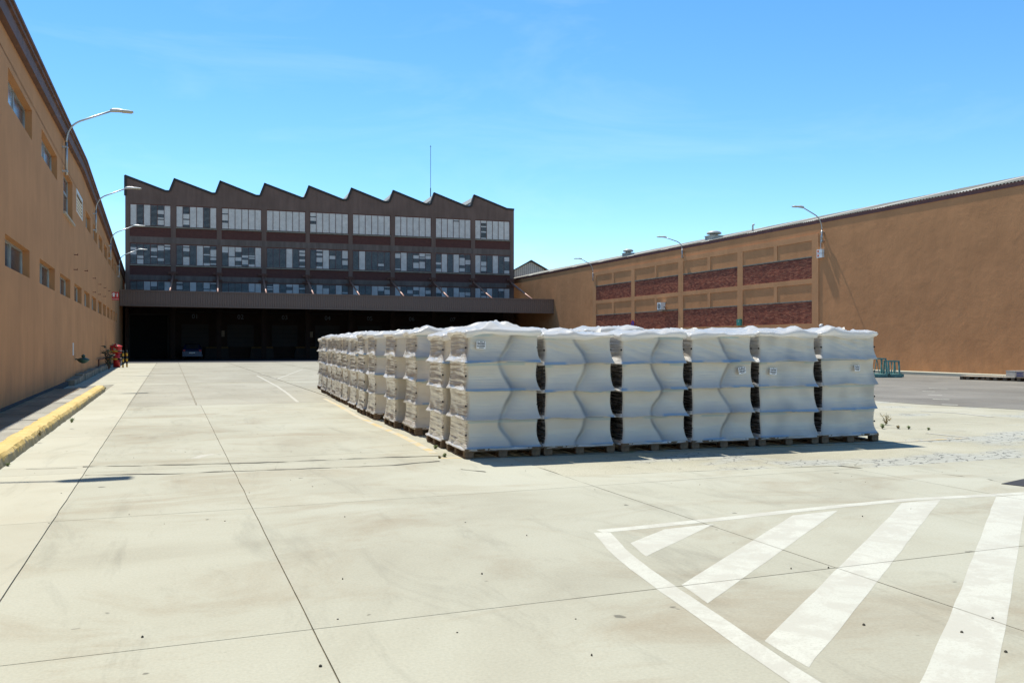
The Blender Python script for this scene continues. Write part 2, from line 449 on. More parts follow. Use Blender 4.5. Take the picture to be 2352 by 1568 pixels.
# shrink film: white goods under a translucent stretch film
def film(name, col, transl=0.25, wr=0.5, stretch=(5, 5, 55), rough=0.32, taupe=None, white=(0.8, 0.78, 0.74), tape=False, coat=0.5):
    m, nt, b, o = M_(name)
    v = coords(nt, stretch)
    oi = N(nt, 'ShaderNodeObjectInfo')
    n1 = noise_(nt, v, 1.0, 5, 0.6, 0.3)
    base = ramp(nt, noise_(nt, coords(nt), 2.0, 3, 0.5), [(0.35, [c * 0.9 for c in col]), (0.65, col)])
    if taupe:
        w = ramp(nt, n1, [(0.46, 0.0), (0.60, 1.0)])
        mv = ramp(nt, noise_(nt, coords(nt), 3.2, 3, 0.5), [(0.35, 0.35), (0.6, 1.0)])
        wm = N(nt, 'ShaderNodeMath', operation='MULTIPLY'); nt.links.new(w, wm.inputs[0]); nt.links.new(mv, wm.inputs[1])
        base = mix(nt, wm.outputs[0], taupe, white)  # wrinkle highlights painted into the colour as white streaks
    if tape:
        at = N(nt, 'ShaderNodeAttribute'); at.attribute_name = 'fold_foot_tone'
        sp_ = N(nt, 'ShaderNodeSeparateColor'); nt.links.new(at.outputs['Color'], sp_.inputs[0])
        base = mix(nt, sp_.outputs[1], base, (0.13, 0.19, 0.32))  # bluer towards the foot of each layer
        base = mix(nt, sp_.outputs[0], base, (0.10, 0.105, 0.115))  # darker along the fold
        # blue and teal packing tape seen blurred through the film, near the layer edges
        sx = N(nt, 'ShaderNodeSeparateXYZ'); nt.links.new(coords(nt), sx.inputs[0])
        zz = N(nt, 'ShaderNodeMath', operation='SUBTRACT'); nt.links.new(sx.outputs[2], zz.inputs[0]); zz.inputs[1].default_value = 0.125
        wv = N(nt, 'ShaderNodeMath', operation='MULTIPLY_ADD'); nt.links.new(noise_(nt, coords(nt), 1.6, 2, 0.5), wv.inputs[0]); wv.inputs[1].default_value = 0.03; nt.links.new(zz.outputs[0], wv.inputs[2])
        dv = N(nt, 'ShaderNodeMath', operation='DIVIDE'); nt.links.new(wv.outputs[0], dv.inputs[0]); dv.inputs[1].default_value = 0.37625
        frn = N(nt, 'ShaderNodeMath', operation='FRACT'); nt.links.new(dv.outputs[0], frn.inputs[0])
        # random stretch of each layer edge that carries tape
        fl = N(nt, 'ShaderNodeMath', operation='FLOOR'); nt.links.new(dv.outputs[0], fl.inputs[0])
        cb = N(nt, 'ShaderNodeCombineXYZ')
        xs = N(nt, 'ShaderNodeMath', operation='MULTIPLY'); nt.links.new(sx.outputs[0], xs.inputs[0]); xs.inputs[1].default_value = 1.5
        f2 = N(nt, 'ShaderNodeMath', operation='MULTIPLY'); nt.links.new(fl.outputs[0], f2.inputs[0]); f2.inputs[1].default_value = 7.31
        r2 = N(nt, 'ShaderNodeMath', operation='MULTIPLY'); nt.links.new(oi.outputs['Random'], r2.inputs[0]); r2.inputs[1].default_value = 90.0
        nt.links.new(xs.outputs[0], cb.inputs[0]); nt.links.new(f2.outputs[0], cb.inputs[1]); nt.links.new(r2.outputs[0], cb.inputs[2])
        seg = ramp(nt, noise_(nt, cb.outputs[0], 1.0, 0, 0.5), [(0.49, 0.0), (0.53, 1.0)])
        lowm = ramp(nt, frn.outputs[0], [(0.02, 0.7), (0.07, 0.7), (0.13, 0.0)])
        him = ramp(nt, frn.outputs[0], [(0.90, 0.0), (0.935, 0.6), (1.0, 0.6)])
        q = N(nt, 'ShaderNodeMath', operation='MULTIPLY'); nt.links.new(seg, q.inputs[0]); nt.links.new(lowm, q.inputs[1])
        q2 = N(nt, 'ShaderNodeMath', operation='MULTIPLY'); nt.links.new(seg, q2.inputs[0]); nt.links.new(him, q2.inputs[1])
        base = mix(nt, q.outputs[0], base, (0.12, 0.27, 0.46))
        base = mix(nt, q2.outputs[0], base, (0.30, 0.44, 0.47))
    nt.links.new(base, b.inputs['Base Color'])
    b.inputs['Roughness'].default_value = rough
    b.inputs['Specular IOR Level'].default_value = 0.5
    b.inputs['Coat Weight'].default_value = coat; b.inputs['Coat Roughness'].default_value = 0.12
    bn = N(nt, 'ShaderNodeBump'); bn.inputs['Strength'].default_value = wr; bn.inputs['Distance'].default_value = 0.012
    msk = ramp(nt, noise_(nt, coords(nt), 2.2, 3, 0.5), [(0.35, 0.15), (0.65, 1.0)])
    hm = N(nt, 'ShaderNodeMath', operation='MULTIPLY'); nt.links.new(n1, hm.inputs[0]); nt.links.new(msk, hm.inputs[1])
    nt.links.new(hm.outputs[0], bn.inputs['Height']); nt.links.new(bn.outputs[0], b.inputs['Normal'])
    if transl:
        tr = N(nt, 'ShaderNodeBsdfTranslucent'); tr.inputs[0].default_value = (0.95, 0.90, 0.80, 1)
        ms = N(nt, 'ShaderNodeMixShader'); ms.inputs[0].default_value = transl
        nt.links.new(b.outputs[0], ms.inputs[1]); nt.links.new(tr.outputs[0], ms.inputs[2])
        nt.links.new(ms.outputs[0], o.inputs[0])
    return m
m_film = film('film_over_white_goods', (0.72, 0.645, 0.515), 0.0, 0.9, (1.1, 1.1, 60), 0.42, tape=True, coat=0.6)
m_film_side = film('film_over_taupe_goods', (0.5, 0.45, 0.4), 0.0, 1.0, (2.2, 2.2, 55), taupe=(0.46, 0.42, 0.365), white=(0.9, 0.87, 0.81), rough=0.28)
m_film_gap_shade = film('film_with_gap_shade', (0.1, 0.1, 0.1), 0.0, 0.9, (2.2, 2.2, 55), taupe=(0.045, 0.04, 0.036), white=(0.22, 0.21, 0.2), rough=0.22)  # shade of the narrow gaps put into the side colour
m_film_lip = film('film_lip', (0.86, 0.84, 0.80), 0.35, 0.3, (8, 8, 8))
m_film_top = film('film_cap', (0.86, 0.85, 0.82), 0.45, 0.4, (5, 5, 5))
m_paper = simple('sticker_paper', (0.8, 0.8, 0.8), 0.5, 0.03, 5)
m_ink = simple('sticker_ink', (0.03, 0.03, 0.035), 0.5, 0.2, 5)
m_paper.use_nodes = True

def text_mesh(s, size, depth=0.004):
    cu = bpy.data.curves.new('lettering', 'FONT'); cu.body = s; cu.size = size; cu.align_x = 'CENTER'; cu.align_y = 'CENTER'
    cu.extrude = depth; cu.resolution_u = 3
    o = bpy.data.objects.new('lettering', cu); C.objects.link(o)
    bpy.context.view_layer.update()
    me = bpy.data.meshes.new_from_object(o)
    bpy.data.objects.remove(o)
    return me

# ================================================================== SETTING: ground
mb = MB(); mb.box(-400, 500, -120, 900, -1.0, -0.06)
struct(mb.build('ground', m_earth))
mb = MB(); mb.quad((-3.6, -14, -0.012), (50, -14, -0.012), (50, 130, -0.012), (-6.5, 130, -0.012))
struct(mb.build('yard_subbase', m_joint), 'dark dirt showing in the joints of the concrete yard')
yard = bpy.data.objects['yard_subbase']

def wob(poly, amp, step=0.35):
    out = []
    n = len(poly)
    for i in range(n):
        a = Vector((poly[i][0], poly[i][1])); b_ = Vector((poly[(i + 1) % n][0], poly[(i + 1) % n][1]))
        L = (b_ - a).length; k = max(1, min(60, int(L / step)))
        for j in range(k):
            p = a.lerp(b_, j / k)
            if 0 < j:
                p += Vector((noise.noise(Vector((p.x * 2.3, p.y * 2.3, 1))), noise.noise(Vector((p.x * 2.3, p.y * 2.3, 7))))) * amp
            out.append((p.x, p.y))
    return out
XS = [-1.88, -0.92, 0.70, 4.15, 7.62, 11.1, 14.6, 18.1]
YS = [-9.8, -6.2, -2.6, 1.02, 4.66, 8.27, 11.25, 11.9, 15.6, 19.1, 22.5]
yard_root = bpy.data.objects.new('concrete_yard', None); C.objects.link(yard_root)
yard_root['kind'] = 'structure'; yard_root['label'] = 'pale concrete yard cast in large jointed slabs'
J = 0.0035
for i in range(len(XS) - 1):
    for j in range(len(YS) - 1):
        x0, x1, y0, y1 = XS[i], XS[i + 1], YS[j], YS[j + 1]
        if y0 >= 8.2 and x0 >= 4.0: continue
        if y0 >= 8.2 and x0 >= 0.6 and x0 < 4.0 and y0 >= 8.2: pass
        amp = 0.0
        jx = 0.005 if x1 < 4 else J
        poly = [(x0 + jx, y0 + J), (x1 - jx, y0 + J), (x1 - jx, y1 - J), (x0 + jx, y1 - J)]
        amp = 0.009 if y0 in (11.25, 11.9) or y1 in (11.25, 11.9) else 0.003
        mb = MB(); mb.prism(wob(poly, amp, 0.25), -0.03, 0.0)
        mb.build('concrete_slab', m_strip if i == 0 else m_slab, yard_root)
mb = MB(); mb.prism([(4.156, 8.275), (7.6, 8.275), (7.6, 8.52), (4.156, 8.98)], -0.03, 0.0); mb.build('concrete_slab', m_slab, yard_root)
# farther, greyer slabs
YS2 = [22.5, 34.2, 35.0, 46.0, 58.0, 72.0]
XS2 = [-0.92, 0.6, 4.15, 7.62, 11.1]
for i in range(len(XS2) - 1):
    for j in range(len(YS2) - 1):
        mb = MB(); mb.prism([(XS2[i] + 0.02 + (0.25 if i == 1 and False else 0), YS2[j] + 0.02), (XS2[i + 1] - 0.02, YS2[j] + 0.02), (XS2[i + 1] - 0.02, YS2[j + 1] - 0.02), (XS2[i] + 0.02, YS2[j + 1] - 0.02)], -0.03, 0.0)
        mb.build('concrete_slab', m_slab if j == 1 else m_slab_grey, yard_root)
for y0, y1, xr in ((22.5, 36.2, -0.92), (36.2, 46, -2.0), (46, 56, -2.4), (56, 72, -2.9)):
    mb = MB(); mb.prism([(-3.0 if y0 > 30 else -1.88, y0 + .01), (xr - .02 if y0 > 30 else -0.94, y0 + .01), (xr - .02 if y0 > 30 else -0.94, y1 - .01), (-3.0 if y0 > 30 else -1.88, y1 - .01)], -0.03, -0.0005)
    if y0 < 30: mb.build('concrete_slab', m_strip, yard_root)
mb = MB(); mb.prism([(-4.9, 30.6), (-0.94, 36.2), (-0.94, 72), (-5.2, 72)], -0.03, -0.004)
mb.build('concrete_slab', m_strip, yard_root)
# old cracked concrete on the right and under the stacks
mb = MB(); mb.prism(wob([(4.16, 9.0), (7.7, 8.55), (8.35, 6.7), (11.1, 6.0), (20, 5.0), (17.9, 14.6), (17.2, 16.5), (17.4, 24), (18.5, 40), (20, 72), (11.14, 72), (11.14, 22.54), (4.16, 22.54)], 0.05, 0.3), -0.03, -0.004)
struct(mb.build('old_concrete', m_old), 'old cracked yellowish concrete paving beside the stacks')
mb = MB(); mb.prism([(17.3, 24), (17.15, 16.5), (17.8, 14.6), (20, 4.6), (26, -14), (50, -14), (50, 72), (20.05, 72), (18.4, 40)], -0.03, 0.002)
struct(mb.build('asphalt_lot', m_asph), 'grey asphalt lot along the right building')
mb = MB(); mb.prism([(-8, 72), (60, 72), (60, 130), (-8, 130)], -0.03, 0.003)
struct(mb.build('loading_apron', m_asph_shade), 'loading apron asphalt under the canopy, its shade put into the colour')
# right-hand kerb and pavement at the foot of the right building
sA, sB = RW.s(1281) - 3, RW.s(2332) + 25
mb = MB(); mb.box(min(sA, sB), max(sA, sB), -1.05, 0.02, -0.03, 0.13)
struct(mb.build('pavement', m_strip, mat=RW.M), 'narrow concrete pavement along the foot of the right building')
# left pavement with paving stones behind the kerb
lp_root = bpy.data.objects.new('left_pavement', None); C.objects.link(lp_root); lp_root['kind'] = 'structure'
lp_root['label'] = 'brown paved strip between the left wall and the yellow kerb'
m_paver = concrete('brown_paver', [(0.19, 0.135, 0.08), (0.24, 0.175, 0.11), (0.29, 0.22, 0.14)], dirt_amt=0.3, grain=0.8, rnd=0.14)
m_paver_g = concrete('grey_paver', [(0.30, 0.28, 0.22), (0.34, 0.32, 0.26), (0.38, 0.36, 0.30)], dirt_amt=0.3, grain=0.8, rnd=0.1)
mb = MB(); mb.prism([(-3.9, -10), (-2.1, -10), (-2.1, 30.2), (-4.6, 30.2)], -0.03, 0.09)
mb.build('paving_bed', m_joint, lp_root)
y = 9.0; row = 0
pm = {}
while y < 30.0:
    for k in range(4):
        x0 = -2.14 - 0.42 * (k + 1)
        mk = (k == 0)
        yy = y + (0.3 if k % 2 else 0)
        if k == 3 and False: continue
        if mk not in pm:
            b_ = MB(); b_.box(0.006, 0.414, 0.006, 0.594, -0.02, 0.0)
            pm[mk] = b_.mesh('paving_stone', m_paver_g if mk else m_paver)
        o = place('paving_stone', pm[mk], lp_root, Matrix.Translation((x0, yy, 0.105 + random.uniform(-.004, .004))))
    y += 0.6
# kerb stones, yellow
def kerb_mat():
    m, nt, b, o = M_('yellow_kerb_paint')
    v = coords(nt, world_=True)
    n1 = noise_(nt, v, 6, 8, 0.75, 0.3)
    c = ramp(nt, noise_(nt, v, 1.2, 4, 0.6), [(0.3, (0.52, 0.34, 0.08)), (0.7, (0.62, 0.44, 0.15))])
    sx = N(nt, 'ShaderNodeSeparateXYZ'); nt.links.new(v, sx.inputs[0])
    mr = N(nt, 'ShaderNodeMapRange'); mr.inputs[1].default_value = 0.02; mr.inputs[2].default_value = 0.17
    mr.inputs[3].default_value = 0.36; mr.inputs[4].default_value = 0.0
    nt.links.new(sx.outputs[2], mr.inputs[0])
    ad = N(nt, 'ShaderNodeMath', operation='ADD'); nt.links.new(n1, ad.inputs[0]); nt.links.new(mr.outputs[0], ad.inputs[1])
    w = ramp(nt, ad.outputs[0], [(0.62, 0.0), (0.72, 0.9)])
    c = mix(nt, w, c, (0.22, 0.19, 0.12))
    nt.links.new(c, b.inputs['Base Color']); b.inputs['Roughness'].default_value = 0.75
    bump(nt, b, n1, 0.8, 0.02)
    return m
m_kerb = kerb_mat()
kr = thing('yellow_kerb', 'worn yellow painted kerb of rounded stones beside the left pavement', 'kerb')
y = -6.0
while y < 30.1:
    L = min(random.uniform(0.9, 1.1), 30.1 - y)
    if L < 0.2: break
    prof = [(-2.17, -0.02), (-2.17, 0.13), (-2.14, 0.165), (-2.08, 0.185), (-1.98, 0.183), (-1.915, 0.16), (-1.885, 0.11), (-1.87, -0.02)]
    mb = MB(); ns = 10
    for a in range(ns + 1):
        yy = y + 0.008 + (L - 0.016) * a / ns
        ed = 0.012 if a in (0, ns) else 0
        for (px, pz) in prof:
            q = Vector((px * 5, yy * 4, pz * 5))
            mb.v.append((px + noise.noise(q) * 0.022 + noise.noise(q * 4) * 0.010 + (0.004 * random.random()), yy, max(-0.02, pz + noise.noise(q + Vector((9, 0, 0))) * 0.022 + noise.noise(q * 4) * 0.010 - ed * 1.5) if pz > 0 else pz))
    np_ = len(prof)
    for a in range(ns):
        for k in range(np_ - 1):
            mb.f.append((a * np_ + k, (a + 1) * np_ + k, (a + 1) * np_ + k + 1, a * np_ + k + 1)); mb.m.append(0)
    mb.f.append(tuple(range(np_))); mb.m.append(0)
    mb.f.append(tuple(range(ns * np_, (ns + 1) * np_))[::-1]); mb.m.append(0)
    mb.build('kerb_stone', m_kerb, kr, smooth=False)
    y += L

# painted markings, 4 mm up
def ground_poly(pts, z):
    return [(p.x, p.y) for p in (gp(a, b) for a, b in pts)]
def paint(name, pts, mat, label, cat, z=0.0009, group=None, parent=None, amp=0.006):
    poly = ground_poly(pts, z)
    ar = sum(poly[i][0] * poly[(i + 1) % len(poly)][1] - poly[(i + 1) % len(poly)][0] * poly[i][1] for i in range(len(poly)))
    if ar < 0: poly = poly[::-1]
    poly = wob(poly, amp, 0.12)
    mb = MB(); mb.add([(p[0], p[1], z) for p in poly], [tuple(range(len(poly)))])
    o = mb.build(name, mat, parent)
    if not parent: tag(o, label, cat, group)
    return o
def band(pts, w):
    """ground strip of width w (m) along a polyline of pixel points"""
    P = [gp(a, b) for a, b in pts]
    Lp = []; Rp = []
    for i, p in enumerate(P):
        d = (P[min(i + 1, len(P) - 1)] - P[max(i - 1, 0)]); d.z = 0; d.normalize()
        n = Vector((-d.y, d.x, 0))
        Lp.append(p + n * w / 2); Rp.append(p - n * w / 2)
    return [(p.x, p.y) for p in Rp + Lp[::-1]]
def paint_band(name, pts, w, mat, label, cat, z=0.0009, group=None, parent=None, amp=0.006):
    poly = band(pts, w)
    pl_ = wob(poly, amp, 0.12)
    mb = MB(); mb.add([(p[0], p[1], z) for p in pl_], [tuple(range(len(pl_)))])
    o = mb.build(name, mat, parent)
    if not parent: tag(o, label, cat, group)
    return o  # painted gap shade on the sides of the lower layers
def joint_over(x0, y0, x1, y1, w=.0026, z=.0020):
    mb = MB(); d = Vector((x1 - x0, y1 - y0)); d.normalize(); n = Vector((-d.y, d.x)) * w
    mb.quad((x0 - n.x, y0 - n.y, z), (x0 + n.x, y0 + n.y, z), (x1 + n.x, y1 + n.y, z), (x1 - n.x, y1 - n.y, z)) if False else mb.quad((x0 + n.x, y0 + n.y, z), (x0 - n.x, y0 - n.y, z), (x1 - n.x, y1 - n.y, z), (x1 + n.x, y1 + n.y, z))
    mb.build('joint_line', m_joint, yard_root)
joint_over(4.15, 2.0, 4.15, 8.2); joint_over(2.2, 4.66, 7.6, 4.66); joint_over(7.62, 4.7, 7.62, 6.9)
def K7(x, y): return (1320.7 + x * 0.4385, 1091 + y * 0.4385)
hz = thing('hatched_marking', 'white hatched no parking triangle painted on the concrete in front of the stacks', 'road marking')
paint_band('outline_line', [K7(128, 293), K7(300, 277), K7(480, 258), K7(850, 220), K7(1100, 191), K7(1400, 160), K7(1740, 128), K7(2352, 94), K7(2900, 70)], 0.115, m_white, '', '', parent=hz)
paint_band('outline_line', [K7(141, 300), K7(215, 385), K7(340, 490), K7(500, 605), K7(700, 740), K7(935, 905), K7(1190, 1075), K7(1500, 1275), K7(1800, 1460)], 0.135, m_white, '', '', parent=hz, z=0.0013)
paint('hatch_stripe', [K7(290, 355), K7(373, 425), K7(730, 254), K7(470, 282)], m_white, '', '', parent=hz)
paint('hatch_stripe', [K7(557, 574), K7(695, 670), K7(1377, 184), K7(1140, 210)], m_white, '', '', parent=hz)
paint('hatch_stripe', [K7(993, 867), K7(1225, 1006), K7(1590, 548), K7(1915, 127), K7(1713, 145), K7(1520, 345)], m_white, '', '', parent=hz)
paint('hatch_stripe', [K7(1700, 1260), K7(2190, 1400), K7(2200, 1088), K7(2262, 760), K7(2352, 190), K7(2372, 100), K7(2205, 113), K7(2080, 440), K7(1960, 750), K7(1805, 1088)], m_white, '', '', parent=hz)
def K6(x, y): return (1895 + x * 0.2197, 804 + y * 0.2197)
dashes = [((1085, 400), (1280, 404)), ((1018, 430), (1150, 434)), ((1073, 468), (1225, 473)), ((1125, 513), (1300, 518)), ((1220, 568), (1390, 574))]
dl = ['farthest', 'second farthest', 'middle', 'second nearest', 'nearest']
for (a, b_), w in zip(dashes, dl):
    paint_band('paint_dash', [K6(*a), K6(*b_)], 0.16, m_white, f'short white painted dash on the asphalt, {w} of the five', 'road marking', z=0.006, group='white dashes on the asphalt')
ylab = 'faded yellow line painted on the concrete '
paint_band('yellow_line', [(996, 1040), (960, 1020), (923, 1001), (860, 974), (820, 955), (778, 931), (745, 915)], 0.11, m_yellow, ylab + 'along the left side of the stacks', 'road marking', group='yellow parking lines')
paint_band('yellow_line', [(1010, 1052), (1300, 1043), (1700, 1028), (2044, 1015), (2222, 1005.5)], 0.10, m_yellow, ylab + 'in front of the stacks', 'road marking', z=0.001, group='yellow parking lines')
paint_band('yellow_line', [(2222, 1004), (2128, 994)], 0.09, m_yellow_faint, ylab + 'meeting the front line right of the stacks', 'road marking', z=0.001, group='yellow parking lines')
paint_band('yellow_line', [(2115, 943.5), (2200, 948), (2279, 956.7)], 0.14, m_yellow_faint, ylab + 'near the edge of the asphalt', 'road marking', z=0.001, group='yellow parking lines')
paint_band('yellow_line', [(590, 862), (637, 887), (660, 903), (684, 923)], 0.08, m_yellow_faint, ylab + 'far left of the stacks', 'road marking', group='yellow parking lines')
paint_band('yellow_line', [(695, 848), (636, 870), (600, 858)], 0.07, m_yellow_faint, ylab + 'crossing in front of the loading docks', 'road marking', group='yellow parking lines')
paint_band('yellow_arrow', [(448, 1052), (470, 1045), (492, 1043)], 0.12, m_yellow_faint, 'short smudged orange mark on the concrete left of the crack', 'road marking')
# cracks along the broken joint
def crack(pts, w, name='crack'):
    P = [gp(a, b_) for a, b_ in pts]
    mb = MB(); out = []
    for i in range(len(P) - 1):
        L = (P[i + 1] - P[i]).length; k = max(2, int(L / 0.06))
        for j in range(k): out.append(P[i].lerp(P[i + 1], j / k))
    vs = []; fs = []
    for i, p in enumerate(out):
        q = Vector((p.x * 3, p.y * 3, 3.3))
        dy = noise.noise(q) * 0.05 + noise.noise(q * 4) * 0.02
        ww = w * (0.15 + max(0, noise.noise(q * 1.7 + Vector((5, 5, 5))) + 0.45) * 1.6)
        vs += [(p.x, p.y + dy - ww, 0.003), (p.x, p.y + dy + ww, 0.003)]
    for i in range(len(out) - 1): fs.append((2 * i, 2 * i + 2, 2 * i + 3, 2 * i + 1))
    mb.add(vs, fs)
    return mb
m_crack = simple('crack_dirt', (0.06, 0.055, 0.04), 0.95, 0.4, 20, world_=True)  # dark dirt colour of the cracks and specks
ck = crack([(190, 1072), (365, 1068), (640, 1061), (890, 1050), (1030, 1046)], 0.022)
ck.build('crack', m_crack, yard_root)
crack([(195, 1092), (400, 1087), (620, 1079), (905, 1068), (1020, 1058)], 0.018).build('crack', m_crack, yard_root)
crack([(638, 1062), (632, 1079)], 0.008).build('crack', m_crack, yard_root)
crack([(60, 1077), (190, 1074)], 0.006).build('crack', m_crack, yard_root)
for pts, w in (([(1060, 1078), (1100, 1082), (1130, 1084)], 0.03), ([(2095, 1080), (2160, 1088), (2230, 1096)], 0.02), ([(2268, 1100), (2300, 1108), (2352, 1116)], 0.03),
               ([(1895, 1060), (1960, 1068), (2030, 1073)], 0.012), ([(2010, 982), (2120, 985), (2230, 990)], 0.012), ([(2060, 1045), (2160, 1058), (2240, 1070)], 0.012)):
    crack(pts, w).build('crack', m_crack, yard_root)
# black manhole plate at the right edge
mb = MB(); mb.prism(ground_poly([(2300, 1111), (2420, 1125), (2420, 1100), (2352, 1100)], 0), -0.02, 0.006)
tag(mb.build('drain_cover', m_asph_shade), 'dark steel drain cover in the concrete at the right edge of the picture', 'drain cover')
# loose pebbles / specks
mb = MB()
for (x, y, r) in [(1903, 1304, .014), (1817, 1306, .012), (1107, 1318, .015), (327, 1463, .016), (736, 1530, .02), (1359, 1505, .012), (2209, 1452, .02), (2280, 1420, .018), (1981, 1186, .013), (792, 1187, .01), (787, 1330, .01), (1210, 1230, .01), (2310, 1497, .02), (1984, 1435, .02)]:
    p = gp(x, y)
    r *= .42
    mb.lathe([(r, 0.001), (r * 0.9, 0.006), (r * 0.4, 0.010)], (p.x, p.y, 0), 7)
for k in range(90):
    p = Vector((random.uniform(-1.5, 9), random.uniform(3.2, 20), 0)); r = random.uniform(.003, .008)
    mb.lathe([(r, 0.001), (r * 0.8, 0.004)], (p.x, p.y, 0), 5)
o = mb.build('pebbles', m_crack); o['kind'] = 'stuff'; o['label'] = 'tiny dark pebbles and specks scattered over the concrete'

# ================================================================== wall builder
def wall_mesh(mb, s0, s1, z0, z1, holes, y=0.0, mi=0, reveal=0.25, mi_rev=0):
    """front sheet at local y with rectangular holes, reveals running into the building"""
    xs = sorted(set([s0, s1] + [h[0] for h in holes] + [h[1] for h in holes]))
    zs = sorted(set([z0, z1] + [h[2] for h in holes] + [h[3] for h in holes]))
    for i in range(len(xs) - 1):
        for j in range(len(zs) - 1):
            cx = (xs[i] + xs[i + 1]) / 2; cz = (zs[j] + zs[j + 1]) / 2
            if any(h[0] < cx < h[1] and h[2] < cz < h[3] for h in holes): continue
            mb.quad((xs[i], y, zs[j]), (xs[i + 1], y, zs[j]), (xs[i + 1], y, zs[j + 1]), (xs[i], y, zs[j + 1]), mi)
    for h in holes:
        d = y + (h[4] if len(h) > 4 else reveal)
        a, b_, c, e = h[:4]
        mb.quad((a, y, c), (a, d, c), (b_, d, c), (b_, y, c), mi_rev)
        mb.quad((a, y, e), (b_, y, e), (b_, d, e), (a, d, e), mi_rev)
        mb.quad((a, y, c), (a, y, e), (a, d, e), (a, d, c), mi_rev)
        mb.quad((b_, y, c), (b_, d, c), (b_, d, e), (b_, y, e), mi_rev)

# ================================================================== LEFT BUILDING
KL = 0.42 * 0 + 1.38 / 152.9 * 364 / 364
def lz(m): return CAMH + m / 0.42 * 1.38
lb = thing('left_building', 'long ochre stuccoed warehouse with small windows along the left side', 'building', LW.M)
sN = -34.0; sE = LW.s(287) + 0.5
s_ridge = LW.s(186)
def eave_z(s):
    # low gable: rises to the ridge then falls
    za, zr, zb = lz(2.178), lz(2.36), lz(1.923)
    sa, sb = LW.s(6), LW.s(287)
    if s < s_ridge: return zr + (za - zr) * (s_ridge - s) / (s_ridge - sa)
    return zr + (zb - zr) * (s - s_ridge) / (sb - s_ridge)
def wz(x, y): return LW.hit(x, y)[1]
zlo = (lz(0.505), lz(0.715)); zup = (lz(1.60), lz(1.835))
lowx = [(11.4, 68), (91, 126), (138, 161.6), (171, 187.4), (193.7, 206), (211, 221), (225.2, 233.3), (236.5, 243.2), (246.2, 251.4), (254, 258.5), (260.6, 264.4), (266, 269)]
upx = [(18.6, 73.5), (95.5, 131)]
upx2 = [(196.7, 208), (214.2, 222.8), (227, 235), (239, 245.8), (249.2, 254.3), (256.8, 261), (263, 266.6)]
big = (145.6, 166.5); ventx = (175, 189)
holes = []; wins = []
for a, b_ in lowx: wins.append((LW.s(a), LW.s(b_), zlo[0], zlo[1], 'low'))
for a, b_ in upx + upx2: wins.append((LW.s(a), LW.s(b_), zup[0], zup[1], 'up'))
# openings out of frame keep the rhythm
w0 = wins[0]; per = wins[1][0] - w0[0]
wins.append((LW.s(*[big[0]]), LW.s(big[1]), lz(1.385), lz(1.86), 'big'))
wins.append((LW.s(ventx[0]), LW.s(ventx[1]), lz(1.60), lz(1.88), 'vent'))
# clip far-end rhythm overlap safety
zb = 7.0
mb = MB()
zmax = lz(1.88)
holes = [(w[0], w[1], w[2], w[3], 0.22) for w in wins]
wall_mesh(mb, sN, sE, -0.03, zmax + 0.02, holes)
# gable part above
pts = [(sN, zmax + 0.02), (sE, zmax + 0.02), (sE, max(zmax + .03, eave_z(sE)) - 0.02), (s_ridge, eave_z(s_ridge) - 0.02), (sN, eave_z(sN) - 0.02)]
mb.add([(p[0], 0, p[1]) for p in pts], [tuple(range(len(pts)))])
mb.quad((sE, 0, -0.03), (sE, 12, -0.03), (sE, 12, eave_z(sE)), (sE, 0, eave_z(sE)))
mb.quad((sN, 12, -0.03), (sN, 0, -0.03), (sN, 0, eave_z(sN)), (sN, 12, eave_z(sN)))
mb.build('wall', m_left, lb)
# fascia: dark brown, overhanging 0.12 with a thin drip edge above
fh = 0.46
for (a, b_) in ((sN, s_ridge), (s_ridge, sE)):
    mb = MB()
    za, zb_ = eave_z(a), eave_z(b_)
    for (y0, y1, t0, t1) in ((-0.14, 0.02, -fh, -0.13), (-0.20, 0.02, -0.13, -0.04), (-0.25, 0.3, -0.04, 0.03)):
        vs = [(a, y0, za + t0), (b_, y0, zb_ + t0), (b_, y1, zb_ + t0), (a, y1, za + t0), (a, y0, za + t1), (b_, y0, zb_ + t1), (b_, y1, zb_ + t1), (a, y1, za + t1)]
        mb.add(vs, [(0, 3, 2, 1), (4, 5, 6, 7), (0, 1, 5, 4), (1, 2, 6, 5), (2, 3, 7, 6), (3, 0, 4, 7)])
    mb.build('fascia', m_fascia_l, lb)
    mb = MB(); mb.quad((a, 0.3, za + .02), (b_, 0.3, zb_ + .02), (b_, 12, zb_ + .02), (a, 12, za + .02))
    mb.build('roof', m_sheet, lb)
# dark room behind the openings
mb = MB(); mb.quad((sN, 1.5, 0), (sE, 1.5, 0), (sE, 1.5, 9), (sN, 1.5, 9)); mb.build('inner_wall', m_inner_dark, lb)
